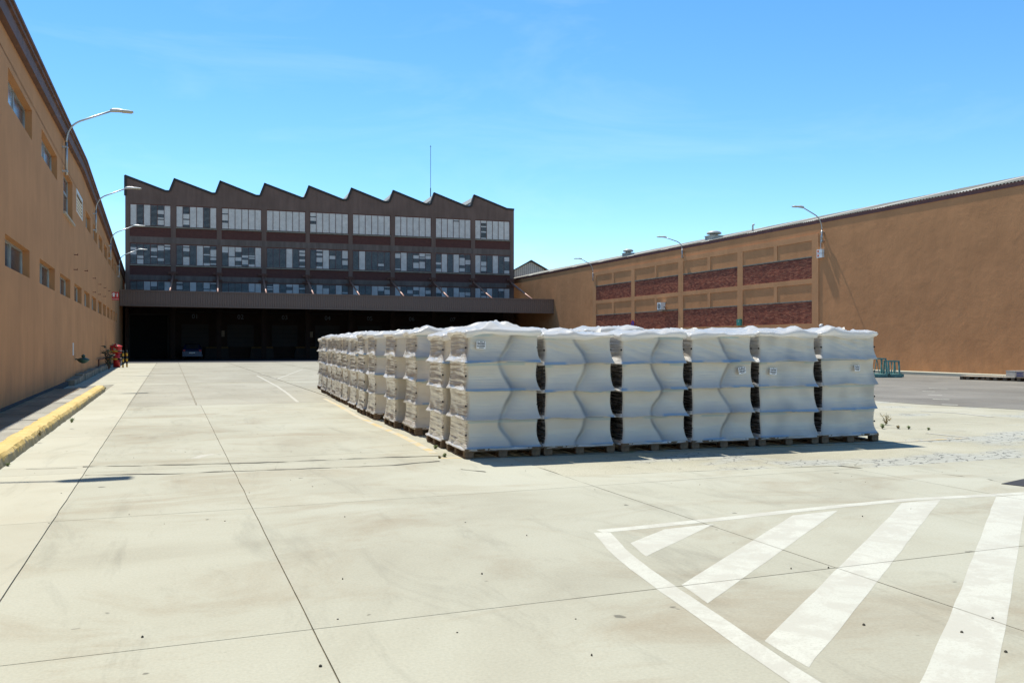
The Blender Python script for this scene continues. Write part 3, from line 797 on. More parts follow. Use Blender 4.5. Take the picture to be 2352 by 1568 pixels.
# plinth
s1_, s2_ = LW.s(150), LW.s(240)
mb = MB()
n = 26
for k in range(n):
    a = s1_ + (s2_ - s1_) * k / n; b_ = s1_ + (s2_ - s1_) * (k + 1) / n
    h = 0.26 + random.uniform(-.03, .03) + (0.0 if k > 3 else -0.05)
    mb.box(a, b_ - 0.01, -0.30 + random.uniform(-.02, .02), 0.0, -0.03, h)
mb.build('plinth', simple('plinth_concrete', (0.22, 0.19, 0.14), 0.9, 0.4, 3, bmp=0.4), lb)
mb = MB(); mb.box(sN, s1_, -0.10, 0.0, -0.03, 0.14); mb.box(s2_, sE, -0.06, 0.0, -0.03, 0.1)
mb.build('wall_footing', m_dockblock, lb)
def window_unit(w, parent):
    a, b_, c, d, kind = w
    W = b_ - a; H = d - c
    f = 0.05; yb = 0.16
    mb = MB()
    mb.box(a + .003, a + f, yb, yb + .05, c + .003, d - .003); mb.box(b_ - f, b_ - .003, yb, yb + .05, c + .003, d - .003)
    mb.box(a + f, b_ - f, yb, yb + .05, c + .003, c + f); mb.box(a + f, b_ - f, yb, yb + .05, d - f, d - .003)
    fr = mb.build('window', m_alu, parent)
    nmul = 3
    if kind == 'big':
        zm = c + H * 0.62
        t = MB(); t.box(a + f, b_ - f, yb, yb + .04, zm - .04, zm + .04); t.build('transom', m_alu, fr)
        sil = MB(); sil.box(a - 0.1, b_ + 0.25, -0.08, 0.2, c - 0.07, c + 0.0025); sil.build('sill', simple('stone_sill', (0.42, 0.36, 0.28), 0.8, 0.2, 4), fr)
        rows = [(c + f, zm - .04), (zm + .04, d - f)]
    else:
        rows = [(c + f, d - f)]
    for (z0, z1) in rows:
        cuts = [a + f, a + W * 0.5, b_ - f]
        for q in range(2):
            x0, x1 = cuts[q], cuts[q + 1]
            if q == 1:
                t = MB(); t.box(x0 - .022, x0 + .022, yb - 0.005, yb + .035, z0, z1); t.build('mullion', m_alu, fr)
            t = MB(); t.quad((x0, yb + .03, z0), (x1, yb + .03, z0), (x1, yb + .03, z1), (x0, yb + .03, z1))
            pale = (kind == 'up' and q == 0 and a < LW.s(132)) or (kind == 'up' and q == 0)
            t.build('pane', m_pane_pale if pale else m_pane, fr)
for w in wins:
    if w[4] != 'vent': window_unit(w, lb)
# white louvred vent
w = wins[-1]
a, b_, c, d, _ = w
mb = MB(); mb.box(a, a + .04, -0.02, .02, c, d); mb.box(b_ - .04, b_, -0.02, .02, c, d); mb.box(a + .04, b_ - .04, -0.02, .02, c, c + .04); mb.box(a + .04, b_ - .04, -0.02, .02, d - .14, d)
vt = mb.build('vent_grille', m_signwhite, lb)
nl = 5
for k in range(nl):
    z0 = c + .06 + (d - .26 - c) * k / nl
    t = MB(); t.bar((a + .04, 0.02, z0 + .05), (b_ - .04, 0.02, z0 + .05), 0.012, 0.05, up=(0, -1, 0.6)); t.build('vent_blade', m_signwhite, vt)
t = MB(); t.quad((a, .12, c), (b_, .12, c), (b_, .12, d), (a, .12, d)); t.build('vent_back', m_inner_dark, vt)

# ================================================================== RIGHT BUILDING
def rz(m): return CAMH + m / 0.04 * 1.45 * (0.04 / 0.0408)
rzk = 37.9 * (1942 - 20) / F     # height above eye per unit m
def rz(m): return CAMH + m * rzk
rb = thing('right_building', 'ochre stuccoed warehouse with brick panels along the right side', 'building', RW.M)
def rs(x, off=0): return RW.s(x, off)
xs_l = [1369.7, 1451.5, 1559, 1695, 1866]      # left edges (pixel) of each bay are pilaster right edges
bays = [(1369.7, 1406.5, 1410.7, 1450.8), (1458.6, 1504.7, 1509, 1558.8), (1570, 1626, 1632.5, 1694.8), (1707, 1778.6, 1786, 1866)]
z_bt, z_pt = rz(0.1712), rz(0.1617)
z_s1, z_b1 = rz(0.1362), rz(0.1020)
z_pt2, z_s2, z_b2 = rz(0.0940), rz(0.0668), rz(0.0312)
z_top = rz(0.187)
sFar = rs(1150); sNear = rs(2352) + 30      # s decreases away from the camera? (direction is toward the camera)
s_fr0, s_fr1 = rs(1362), rs(1881)
D = 0.036
holes = []
for bx in bays:
    a, m0, m1, b_ = [rs(v) for v in bx]
    for (ps, pt, br0, br1) in ((z_s1, z_pt, z_b1, z_s1), (z_s2, z_pt2, z_b2, z_s2)):
        holes.append((a, m0, ps + 0.03, pt, D)); holes.append((m1, b_, ps + 0.03, pt, D)); holes.append((a, b_, br0, ps - 0.03, D))
# plain wall at local y=0; frame section proud by 0.05
mb = MB()
mb.quad((sFar, 0, -0.03), (s_fr0, 0, -0.03), (s_fr0, 0, z_top), (sFar, 0, z_top))
mb.quad((s_fr1, 0, -0.03), (sNear, 0, -0.03), (sNear, 0, z_top), (s_fr1, 0, z_top))
mb.quad((s_fr0, 0, z_bt), (s_fr1, 0, z_bt), (s_fr1, 0, z_top), (s_fr0, 0, z_top))
mb.quad((sFar, 14, -0.03), (sFar, 0, -0.03), (sFar, 0, z_top), (sFar, 14, z_top))
mb.quad((sNear, 0, -0.03), (sNear, 14, -0.03), (sNear, 14, z_top), (sNear, 0, z_top))
mb.build('wall', m_right, rb)
mb = MB()
P = -0.042
wall_mesh(mb, s_fr0, s_fr1, -0.03, z_bt, holes, y=P)
mb.quad((s_fr1, P, -0.03), (s_fr1, 0.001, -0.03), (s_fr1, 0.001, z_bt), (s_fr1, P, z_bt))
mb.quad((s_fr0, 0.001, -0.03), (s_fr0, P, -0.03), (s_fr0, P, z_bt), (s_fr0, 0.001, z_bt))
mb.quad((s_fr0, P, z_bt), (s_fr1, P, z_bt), (s_fr1, 0.001, z_bt), (s_fr0, 0.001, z_bt))
mb.build('wall_frame', m_frame_r, rb)
for bi, bx in enumerate(bays):
    a, m0, m1, b_ = [rs(v) for v in bx]
    for (ps, pt, br0) in ((z_s1, z_pt, z_b1), (z_s2, z_pt2, z_b2)):
        for (x0, x1) in ((a, m0), (m1, b_)):
            t = MB(); yq = P + D - .001
            t.quad((x0, yq, ps), (x1, yq, ps), (x1, yq, pt), (x0, yq, pt)); t.build('blind_panel', m_right, rb)
        t = MB(); t.box(a + .002, b_ - .002, P - 0.006, P + D - .003, ps - 0.035, ps + 0.032); t.build('sill', m_sill, rb)
        t = MB(); yq = P + D - 0.004
        t.quad((a, yq, br0), (b_, yq, br0), (b_, yq, ps), (a, yq, ps)); bp = t.build('brick_panel', m_mortar, rb)
        t = MB(); rowh = 0.073; z = br0 + 0.006; r = 0
        while z + 0.06 < ps - 0.03:
            x = a + (0 if r % 2 else -0.12)
            while x < b_:
                x0 = max(a + .003, x); x1 = min(b_ - .003, x + 0.235)
                if x1 - x0 > 0.03:
                    pr = random.uniform(0.002, 0.008)
                    y0 = yq - 0.004 - pr; t.box(x0, x1, y0, yq - .001, z, z + 0.058 + random.uniform(-.004, .003))
                x += 0.25
            z += rowh; r += 1
        o = t.build('brick', m_brick, bp); o['kind'] = 'stuff'
# fascia + gutter
z_f0, z_f1 = z_top, rz(0.1915)
mb = MB()
mb.box(sFar, sNear, -0.024, 0.05, z_f0 - 0.0, z_f1 - .03); mb.box(sFar, sNear, -0.032, 0.05, z_f1 - .03, z_f1 + .01)
mb.build('fascia', m_fascia_r, rb)
# corrugated roof sheets, real corrugation (waves run up the slope)
def corrugated(s0, s1, y0, y1, za, zb_, pitch=0.177, amp=0.028, per=6):
    mb = MB()
    n = max(2, int(round((s1 - s0) / pitch * per)))
    for k in range(n + 1):
        s = s0 + (s1 - s0) * k / n
        w = amp * math.cos(2 * math.pi * (s - s0) / pitch)
        mb.v += [(s, y0, za + w), (s, y1, zb_ + w)]
    for k in range(n):
        mb.f.append((2 * k, 2 * k + 2, 2 * k + 3, 2 * k + 1)); mb.m.append(0)
    return mb
pw = 0.177 * 6
s = sFar; k = 0
seq = [0, 0, 0, 1, 0, 0, 0, 0, 1]
shared = {}
rise = 0.24
while s < sNear - 0.1:
    key = 1 if (k % 5 == 3) else 0
    if key not in shared:
        shared[key] = corrugated(0, pw, -0.03, 5.0, 0, rise * 5.1).mesh('roof_sheet', m_sheet_pale if key else m_sheet, True)
    o = place('roof_sheet', shared[key], rb, Matrix.Translation((s, 0, z_f1 + 0.045)))
    s += pw; k += 1
mb = MB(); mb.quad((sFar, 5.0, z_f1 + rise * 5.1), (sNear, 5.0, z_f1 + rise * 5.1), (sNear, 14, z_f1), (sFar, 14, z_f1)); mb.build('rear_roof', m_sheet, rb)

# roof cowl fans
def cowl(xc, ytop, ybase, wpx, label):
    off = 1.0
    s0 = RW.s(xc, off); d = (RW.world(s0, off, 0) - Vector((0, 0, 0))).dot(FWD)
    ppm = F / d
    zt = CAMH + (HOR - ytop) * d / F; r = wpx / ppm / 2
    zb_ = z_f1 + rise * off
    t = thing('roof_fan', label, 'roof vent', RW.M @ Matrix.Translation((s0, off, 0)), 'mushroom fans on the right roof')
    h = zt - zb_
    mb = MB(); mb.box(-r * 0.86, r * 0.86, -r * 0.86, r * 0.86, zb_ - 0.3, zb_ + h * 0.40); mb.box(-r * .95, r * .95, -r * .95, r * .95, zb_ + h * 0.40 , zb_ + h * 0.45); mb.build('kerb_box', m_fan, t)
    mb = MB(); mb.lathe([(r * 0.55, zb_ + h * .45), (r * 0.5, zb_ + h * .62)], n=20); mb.build('fan_neck', m_fan, t, True)
    mb = MB(); mb.lathe([(r * 0.9, zb_ + h * .62), (r * 1.0, zb_ + h * .66), (r * .99, zb_ + h * .74), (r * 0.85, zb_ + h * .86), (r * 0.55, zb_ + h * .96), (r * 0.1, zt)], n=28); mb.build('fan_cowl', m_fan, t, True)
cowl(1443, 571.5, 590, 24, 'smaller looking far grey mushroom fan on the right building roof')
cowl(1640, 530, 556, 34, 'nearer grey mushroom fan with low kerb box on the right building roof')
s0 = RW.s(1729, 1.0); zb_ = z_f1 + rise
t = MB(); t.tube([(0, 0, zb_ - .1), (0, 0, zb_ + .45), (.05, 0, zb_ + .52), (.14, 0, zb_ + .5)], 0.055, 10)
o = t.build('flue_pipe', m_lamp, None, True, RW.M @ Matrix.Translation((s0, 1.0, 0))); tag(o, 'small bent white pipe poking through the right roof', 'pipe')

# lamps --------------------------------------------------------------
def wall_lamp(name, plane, pts_local, head_a, head_b, label, group):
    """pts_local: pole polyline in local frame at the pole foot (x along wall, y, z)"""
    t = thing(name, label, 'wall lamp', plane, group)
    pts = []
    P_ = [Vector(p) for p in pts_local]
    mb = MB(); mb.tube([P_[0], P_[1]], 0.045, 12)
    mb.build('pole', m_galv, t, True)
    # smooth arm
    arm = []
    n = 14
    a0, a1, a2, a3 = P_[1], P_[2], P_[3], P_[4]
    for k in range(n + 1):
        u = k / n
        arm.append(a0 * (1 - u) ** 2 + a1 * 2 * u * (1 - u) + a2 * u * u)
    arm.append(a3)
    mb = MB(); mb.tube(arm, 0.032, 12); mb.build('arm', m_galv, t, True)
    d = (a3 - a2).normalized()
    hd = Vector((d.x, d.y, 0)).normalized()
    sd = Vector((-hd.y, hd.x, 0))
    hroot = a3 - d * 0.02
    L = 0.72
    mb = MB()
    prof = [(0.0, .045, .05, .04), (0.08, .10, .075, .02), (0.30, .14, .08, .0), (0.42, .15, .055, 0.0), (L, .14, .035, 0.0), (L + .03, .10, .02, 0.0)]
    vs = []
    for (l, hw, up_, dn) in prof:
        c = hroot + hd * l + Vector((0, 0, 0.03 + 0.02 * l))
        for (i, z) in ((-1, -dn - .01), (1, -dn - .01), (1, up_ * .5), (.6, up_), (-.6, up_), (-1, up_ * .5)):
            vs.append(c + sd * (i * hw) + Vector((0, 0, z)))
    fs = []
    for r_ in range(len(prof) - 1):
        for k in range(6): fs.append((r_ * 6 + k, r_ * 6 + (k + 1) % 6, (r_ + 1) * 6 + (k + 1) % 6, (r_ + 1) * 6 + k))
    fs.append(tuple(range(6))[::-1]); fs.append(tuple(range((len(prof) - 1) * 6, len(prof) * 6)))
    mb.add(vs, fs); mb.build('lamp_head', m_lamp, t)
    c = hroot + hd * 0.55 + Vector((0, 0, 0.02))
    mb = MB(); q = [c + hd * i * .15 + sd * j * .10 for i, j in ((-1, -1), (1, -1), (1, 1), (-1, 1))]
    mb.add([v + Vector((0, 0, -.012)) for v in q] + [v + Vector((0, 0, .01)) for v in q], [(3, 2, 1, 0), (0, 1, 5, 4), (1, 2, 6, 5), (2, 3, 7, 6), (3, 0, 4, 7)])
    mb.build('lens', m_lens, t)
    for z in (P_[0].z + 0.12, P_[0].z + (P_[1].z - P_[0].z) * 0.85):
        mb = MB(); mb.box(-.06, .06, -0.0, -P_[0].y * -1 + 0.0 if False else 0.10, z - .03, z + .03)
        mb2 = MB(); mb2.box(-.07, .07, P_[0].y - .05, -0.001, z - .03, z + .03); mb2.build('clamp', m_galv, t)
    return t
ll = ['nearest wall lamp on the left building, its arm against open sky', 'second wall lamp on the left building, head at the edge of the brown factory',
      'third wall lamp on the left building, head before the top factory windows', 'farthest wall lamp on the left building, head before the second window row']
s_l = [LW.s(142.5), LW.s(213.5), LW.s(249), LW.s(269.5)]
heads = [254, 431, 517.5, 572]
# a lamp nearer than the frame, whose shadow lies in the foreground
s_l0 = s_l[0] - 15.6
z1 = None
def left_lamp(s, zh, label):
    zb_ = zh - 2.35
    return wall_lamp('wall_lamp', LW.M @ Matrix.Translation((s, 0, 0)),
              [(0, -.13, zb_), (0, -.13, zh - 1.25), (0, -.14, zh - 0.62), (0, -.68, zh - 0.42), (0, -1.5, zh - 0.05)], 0, 0, label, 'lamps on the left building')
for i, s in enumerate(s_l):
    pw_ = LW.world(s, -2.0, 0); d = pw_.dot(FWD)
    zh = CAMH + (HOR - heads[i]) * d / F
    left_lamp(s, zh - 0.03, ll[i])
    if i == 0: z1 = zh
# shadow-caster lamp: place so its head shadow falls at (225,1101)
g = gp(222, 1101)
zh0 = z1
k = zh0 / -SUNV.z
hx = g.x - SUNV.x * k; hy = g.y - SUNV.y * k
hp = Vector((hx, hy, 0)) - LW.p0
s0 = hp.dot(LW.t)
left_lamp(s0, zh0, 'wall lamp above the picture on the left building, only its shadow shows on the concrete')

def right_lamp(xp, yb, yt, xh, yh, label):
    s = RW.s(xp, -0.12)
    w = RW.world(s, -.12, 0); d = w.dot(FWD)
    zb_ = CAMH + (HOR - yb) * d / F; zt = CAMH + (HOR - yt) * d / F
    # head depth: out distance solved from pixel x
    r = ray(xh, HOR)
    # intersection of ray with the line s = const going out of the wall
    best = None
    for kk in range(10, 400):
        o_ = -kk * 0.01; p = RW.world(s, o_, 0)
        x = CX + F * p.dot(RGT) / p.dot(FWD)
        if best is None or abs(x - xh) < best[0]: best = (abs(x - xh), o_, p.dot(FWD))
    out = -best[1]; zh = CAMH + (HOR - yh) * best[2] / F
    out_a = max(1.2, out - 0.7)
    wall_lamp('wall_lamp', RW.M @ Matrix.Translation((s, 0, 0)), [(0, -.12, zb_), (0, -.12, zt), (0, -.12, zt + (zh - zt) * .45), (0, -.12 - out_a * .3, zt + (zh - zt) * .66), (0, -out_a, zh - .04)], 0, 0, label, 'lamps on the right building')
right_lamp(1888, 558, 529, 1821.5, 474, 'nearest wall lamp on the right building beside the plain wall')
right_lamp(1567, 593, 572, 1510.6, 543.8, 'middle wall lamp on the right building above the brick panels')
right_lamp(1362, 645, 626, 1319, 593.5, 'farthest wall lamp on the right building left of the brick panels')

# small things on the right wall
def on_right(x0, x1, y0, y1, depth, name, mat, label, cat, base=P):
    a, z1_ = RW.hit(x0, y0, base); b_, z0_ = RW.hit(x1, y1, base)
    zc0 = RW.hit((x0 + x1) / 2, y1, base)[1]; zc1 = RW.hit((x0 + x1) / 2, y0, base)[1]
    return a, b_, zc0, zc1
a, b_, z0, z1_ = on_right(1881, 1893, 573, 592, .15, '', None, '', '', 0)
t = thing('fuse_box', 'pale grey switch box with orange stickers under the nearest right lamp', 'switch box', RW.M)
zm = (z0 + z1_) / 2
mb = MB(); mb.box(a, b_, -.16, -.001, z0, zm - .01); mb.box(a, b_, -.16, -.001, zm + .01, z1_); mb.build('box_body', m_signwhite, t)
for zc in (z0 + (z1_ - z0) * .28, z0 + (z1_ - z0) * .80):
    mb = MB(); mb.box(a + .06, a + (b_ - a) * .42, -.166, -.161, zc - .07, zc + .05); mb.build('warning_sticker', m_orange, t)
mb = MB(); mb.tube([((a + b_) / 2, -.05, z1_), ((a + b_) / 2, -.05, z1_ + .8)], .02, 8); mb.build('conduit', m_galv, t)
a, b_, z0, z1_ = on_right(1695, 1704.4, 733, 747.5, .1, '', None, '', '')
t = thing('green_sign', 'small teal green sign box on a pilaster above the stacks', 'sign', RW.M)
mb = MB(); mb.box(a, b_, P - .12, P - .001, z0, z1_); mb.build('sign_panel', m_green_sign, t)
me = text_mesh('S', 0.16); me.materials.append(m_signwhite)
place('lettering', me, t, Matrix.Translation(((a + b_) / 2, P - .124, (z0 + z1_) / 2 + .08)) @ Matrix.Rotation(math.pi / 2, 4, 'X'))
# air conditioner
a, b_, z0, z1_ = on_right(1520, 1535.5, 694.5, 711, .35, '', None, '', '')
t = thing('air_conditioner', 'white outdoor air conditioner on a bracket before a blind panel', 'air conditioner', RW.M)
wd = (b_ - a) * .55
mb = MB(); mb.box(a, a + .55, P - .40, P - .02, z0, z1_); mb.build('casing', m_signwhite, t)
mb = MB(); mb.lathe([(.2, 0), (.2, .02)], n=20)
o = mb.build('fan_grille', m_galv, t, mat=Matrix.Translation((a + .3, P - .40, (z0 + z1_) / 2)) @ Matrix.Rotation(math.pi / 2, 4, 'X'))
for i in range(7):
    mb = MB(); zz = z0 + .08 + (z1_ - z0 - .16) * i / 6; mb.box(a - .006, a, P - .36, P - .06, zz - .012, zz + .012); mb.build('grille_slat', m_galv, t)
mb = MB(); mb.box(a + .1, a + .15, P - .42, P, z0 - .06, z0 - .003); mb.box(a + .42, a + .47, P - .42, P, z0 - .06, z0 - .003); mb.build('bracket', m_galv, t)
mb = MB(); mb.tube([(a + .55, P - .15, z0 + .2), (a + .66, P - .1, z0 + .15), (a + .68, P - .04, z0 - .02), (a + 2.3, P - .03, z0 - .03)], .022, 8); mb.build('hose', m_black, t)
# round no parking sign
s, z = RW.hit(1454, 743.5, P)
t = thing('no_parking_sign', 'round red and blue no parking sign on a pilaster behind the stacks', 'sign', RW.M @ Matrix.Translation((s, P - .03, z)) @ Matrix.Rotation(math.pi / 2, 4, 'X'))
mb = MB(); mb.lathe([(.30, -.005), (.30, .008)], n=28); mb.build('sign_disc', m_red, t)
mb = MB(); mb.lathe([(.24, .009), (.24, .013)], n=28); mb.build('sign_face', m_blue, t)
mb = MB(); mb.bar((-.19, .19, .016), (.19, -.19, .016), .05, .004, up=(0, 0, 1)); mb.build('slash_bar', m_red, t)
# bulkhead lamp
s, z = RW.hit(1888.5, 748.5, 0)
t = thing('bulkhead_lamp', 'small round glass bulkhead lamp low on the right wall', 'wall light', RW.M @ Matrix.Translation((s, -.001, z)) @ Matrix.Rotation(math.pi / 2, 4, 'X'))
mb = MB(); mb.lathe([(.13, 0), (.13, .05)], n=18); mb.build('lamp_base', m_galv, t)
mb = MB(); mb.lathe([(.115, .05), (.11, .12), (.07, .17), (.02, .185)], n=18); mb.build('lamp_glass', m_signwhite, t, True)

# ================================================================== PENTHOUSE between factory and right building
pd = ray(1218, HOR) * 103
pz = 103 / F
t = thing('roof_house', 'small grey clad gabled roof house beside the brown factory', 'roof house', Matrix.Translation((pd.x, pd.y, 0)) @ Matrix.Rotation(-math.radians(19), 4, 'Z'))
def pzv(y): return CAMH + (HOR - y) * pz
x0, x1 = -36 * pz * 1.02, 32.5 * pz * 1.02
ze, zr_, zb_ = pzv(618), pzv(601), pzv(665)
xr = 0.1
zl = ze - 0.15
n = 15
k = 0
xx = x0 + 0.01
while xx < x1 - 0.05:
    xe = min(xx + 0.235, x1)
    def top(x): return zl + (zr_ - zl) * (x - x0) / (xr - x0) if x < xr else zr_ + (ze - .05 - zr_) * (x - xr) / (x1 - xr)
    b = MB(); b.add([(xx + .012, 0, zb_), (xe - .012, 0, zb_), (xe - .012, 0, top(xe)), (xx + .012, 0, top(xx)), (xx + .012, .04, zb_), (xe - .012, .04, zb_), (xe - .012, .04, top(xe)), (xx + .012, .04, top(xx))],
                    [(0, 1, 2, 3), (0, 3, 7, 4), (1, 5, 6, 2), (3, 2, 6, 7)])
    b.build('cladding_panel', m_greymetal, t)
    xx = xe
b = MB(); b.add([(x0, .05, zb_), (x1, .05, zb_), (x1, .05, ze - .06), (xr, .05, zr_ - .02), (x0, .05, zl - .02)], [(0, 1, 2, 3, 4)])
b.quad((x0, 6, zb_), (x0, .05, zb_), (x0, .05, zl), (x0, 6, zl)); b.quad((x1, .05, zb_), (x1, 6, zb_), (x1, 6, ze - .06), (x1, .05, ze - .06)); b.build('body', m_coping, t)
for (xa, za, xb, zb2) in ((x0 - .35, zl - .18, xr, zr_ + .1), (xr, zr_ + .1, x1 + .42, ze - .18)):
    b = MB(); b.add([(xa, -.35, za), (xb, -.35, zb2), (xb, 6.3, zb2), (xa, 6.3, za), (xa, -.35, za + .1), (xb, -.35, zb2 + .1), (xb, 6.3, zb2 + .1), (xa, 6.3, za + .1)],
                    [(0, 3, 2, 1), (4, 5, 6, 7), (0, 1, 5, 4), (1, 2, 6, 5), (2, 3, 7, 6), (3, 0, 4, 7)]); b.build('roof', m_sheet, t)

# ================================================================== FACTORY
fb = thing('factory_building', 'dark brown three storey factory with saw tooth roof and louvred windows', 'building', FW.M)
bayx = [(298, 392.6), (404, 498), (509, 601), (612, 702), (711.6, 800.4), (810, 897), (906.6, 991), (1000.6, 1082), (1091, 1171.5)]
sb = [(FW.s(a), FW.s(b_)) for a, b_ in bayx]
sL, sR = FW.s(287.5), FW.s(1180.5)
def avgz(yl, yr): return (FW.hit(297, yl)[1] + FW.hit(1171, yr)[1]) / 2
W1t, W1b = avgz(467, 507.6), avgz(517.5, 551.8)
B1t, B1b = W1b - 0.12, avgz(540, 575)
W2t, W2b = avgz(557, 587), avgz(606, 629.5)
B2t, B2b = W2b - 0.12, avgz(629, 652)
W3t = avgz(644, 661); W3b = W3t - 2.0
zC = 5.0
rows = [(W1b, W1t), (W2b, W2t), (W3b, W3t)]
holes = []
for (a, b_) in sb:
    for (c, d) in rows: holes.append((a, b_, c, d, 0.3))
    for (c, d) in ((B1b, B1t), (B2b, B2t)): holes.append((a, b_, c, d, 0.06))
ztopw = W1t + 0.3
mb = MB()
wall_mesh(mb, sL, sR, zC - 0.2, ztopw, holes)
# sawtooth gable
prof_px = [(287.5, 402)]
peaks = [(400, 409.8), (505.3, 415.2), (607.4, 420.8), (709, 426.4), (807, 431.6), (903, 437), (997, 442.4), (1089, 447.4)]
vals = [(381, 437.7, 388.5), (487.3, 443, 494.5), (588.5, 448.3, 596.4), (693.5, 453.5, 698.8), (787.5, 457.6, 796.7), (883.4, 462.5, 893), (978.6, 468, 988), (1071.3, 473, 1080.5)]
for v, p in zip(vals, peaks):
    prof_px += [(v[0], v[1]), (v[2], v[1] + 0.2), p]
prof_px += [(1164, 478.5), (1180.5, 480)]
prof = [FW.hit(x, y) for x, y in prof_px]
# fan the gable polygon as vertical strips
for i in range(len(prof) - 1):
    (a, za), (b_, zb_) = prof[i], prof[i + 1]
    mb.quad((a, 0, ztopw), (b_, 0, ztopw), (b_, 0, zb_), (a, 0, za))
    mb.quad((a, 0, za), (b_, 0, zb_), (b_, 0.3, zb_), (a, 0.3, za))
mb.quad((sR, 0, 0), (sR, 45, 0), (sR, 45, prof[-1][1]), (sR, 0, prof[-1][1]))
mb.quad((sL, 45, 0), (sL, 0, 0), (sL, 0, prof[-1][1]), (sL, 45, prof[-1][1]))
mb.build('front_wall', m_fact, fb)
mb = MB()
for i in range(len(prof) - 1):
    a = Vector((prof[i][0], 0.1, prof[i][1])); b_ = Vector((prof[i + 1][0], 0.1, prof[i + 1][1]))
    d = (b_ - a).normalized(); nrm = Vector((-d.z, 0, d.x))
    w = 0.17
    e = d * 0.02
    vs = [a - e - nrm * w, b_ + e - nrm * w, b_ + e + nrm * .03, a - e + nrm * .03]
    y0, y1 = -0.07, 0.34
    mb.add([(v.x, y0, v.z) for v in vs] + [(v.x, y1, v.z) for v in vs], [(0, 1, 2, 3), (7, 6, 5, 4), (0, 4, 5, 1), (3, 2, 6, 7), (0, 3, 7, 4), (1, 5, 6, 2)])
mb.box(sL - .09, sL + .12, -.071, .3, prof[0][1] - 1.85, prof[0][1] - .02)
mb.build('coping', m_coping, fb)
# saw tooth roofs behind the gable (lower than the parapet)
for i in range(0, len(peaks) + 1):
    # tooth i: peak -> next valley ; steep light side to the left
    pk = prof[0] if i == 0 else prof[3 * i]
    vl = prof[3 * i + 1] if 3 * i + 1 < len(prof) else prof[-1]
    lo = 0.45
    mb = MB(); mb.quad((pk[0], .3, pk[1] - lo), (vl[0], .3, vl[1] - lo), (vl[0], 45, vl[1] - lo), (pk[0], 45, pk[1] - lo), 0)
    mb.build('saw_tooth_roof', m_sheet, fb)
    if i > 0:
        pv = prof[3 * i - 1]
        fr = MB()
        for q in range(30):
            y0 = .35 + q * 1.5
            fr.bar((pv[0] - .02, y0, pv[1] - lo), (pk[0] - .02, y0, pk[1] - lo), .07, .07)
        fr.bar((pk[0] - .06, .3, pk[1] - lo - .02), (pk[0] - .06, 45, pk[1] - lo - .02), .12, .55, up=(0.4, 0, 1))
        nl_ = fr.build('north_light', m_sheet_pale, fb)
        g_ = MB(); g_.quad((pv[0], .3, pv[1] - lo), (pv[0], 45, pv[1] - lo), (pk[0], 45, pk[1] - lo), (pk[0], .3, pk[1] - lo)); g_.build('glazing', m_glass_pale, nl_)
# brick spandrels, window sills
for (a, b_) in sb:
    for (c, d) in ((B1b, B1t), (B2b, B2t)):
        t = MB(); t.quad((a, .058, c), (b_, .058, c), (b_, .058, d), (a, .058, d)); t.build('brick_panel', m_farbrick, fb)
    for (c, d) in rows[:2]:
        t = MB(); t.box(a + .002, b_ - .002, -.05, .2, c - .119, c - .003); t.build('sill', m_sill, fb)
# concrete bands
for (c, d) in ((W2t + .02, B1b - .02), (W3t + .02, B2b - .02)):
    t = MB(); t.box(sL + .35, sR - .3, -.012, -.0015, c + .03, d - .03); t.build('concrete_band', m_fact_band, fb)
# louvred windows
P1 = ["CDCDMC", "CNCCDC", "TCCCCC", "CCCCCC", "TCCCCC", "CCCCCC", "CCCCCC", "CCCUCC", "CVCCCC"]
P2 = ["PQDRSP", "DLDCWW", "XWXLHC", "DDDCDW", "DYCXDW", "DCDDRD", "PCDXXP", "XCDCXX", "CWDCDQ"]
P3 = ["DDCWDC", "WDCDXW", "XDDDWC", "WCXWCX", "DCXDCW", "CDDCXX", "CDXWCW", "WCXCXW", "CWCDXC"]
def pattern(code, n, rnd):
    c = {'C': 0.0, 'D': 1.0, 'N': 0.25, 'M': 0.6, 'L': 0.55, 'W': 0.45, 'X': 0.6, 'H': 0.7, 'P': 0.85, 'Q': 0.75, 'R': 0.8, 'S': 0.85, 'T': 0.04, 'U': 0.05, 'V': 0.25, 'Y': 0.3}[code]
    if c in (0.0, 1.0):
        return [c > 0.5] * n
    out = []
    st = rnd.random() < c
    while len(out) < n:
        run = rnd.randint(1, 4)
        out += [st] * run
        st = rnd.random() < c if run > 1 else not st
    return out[:n]
rnd = random.Random(11)
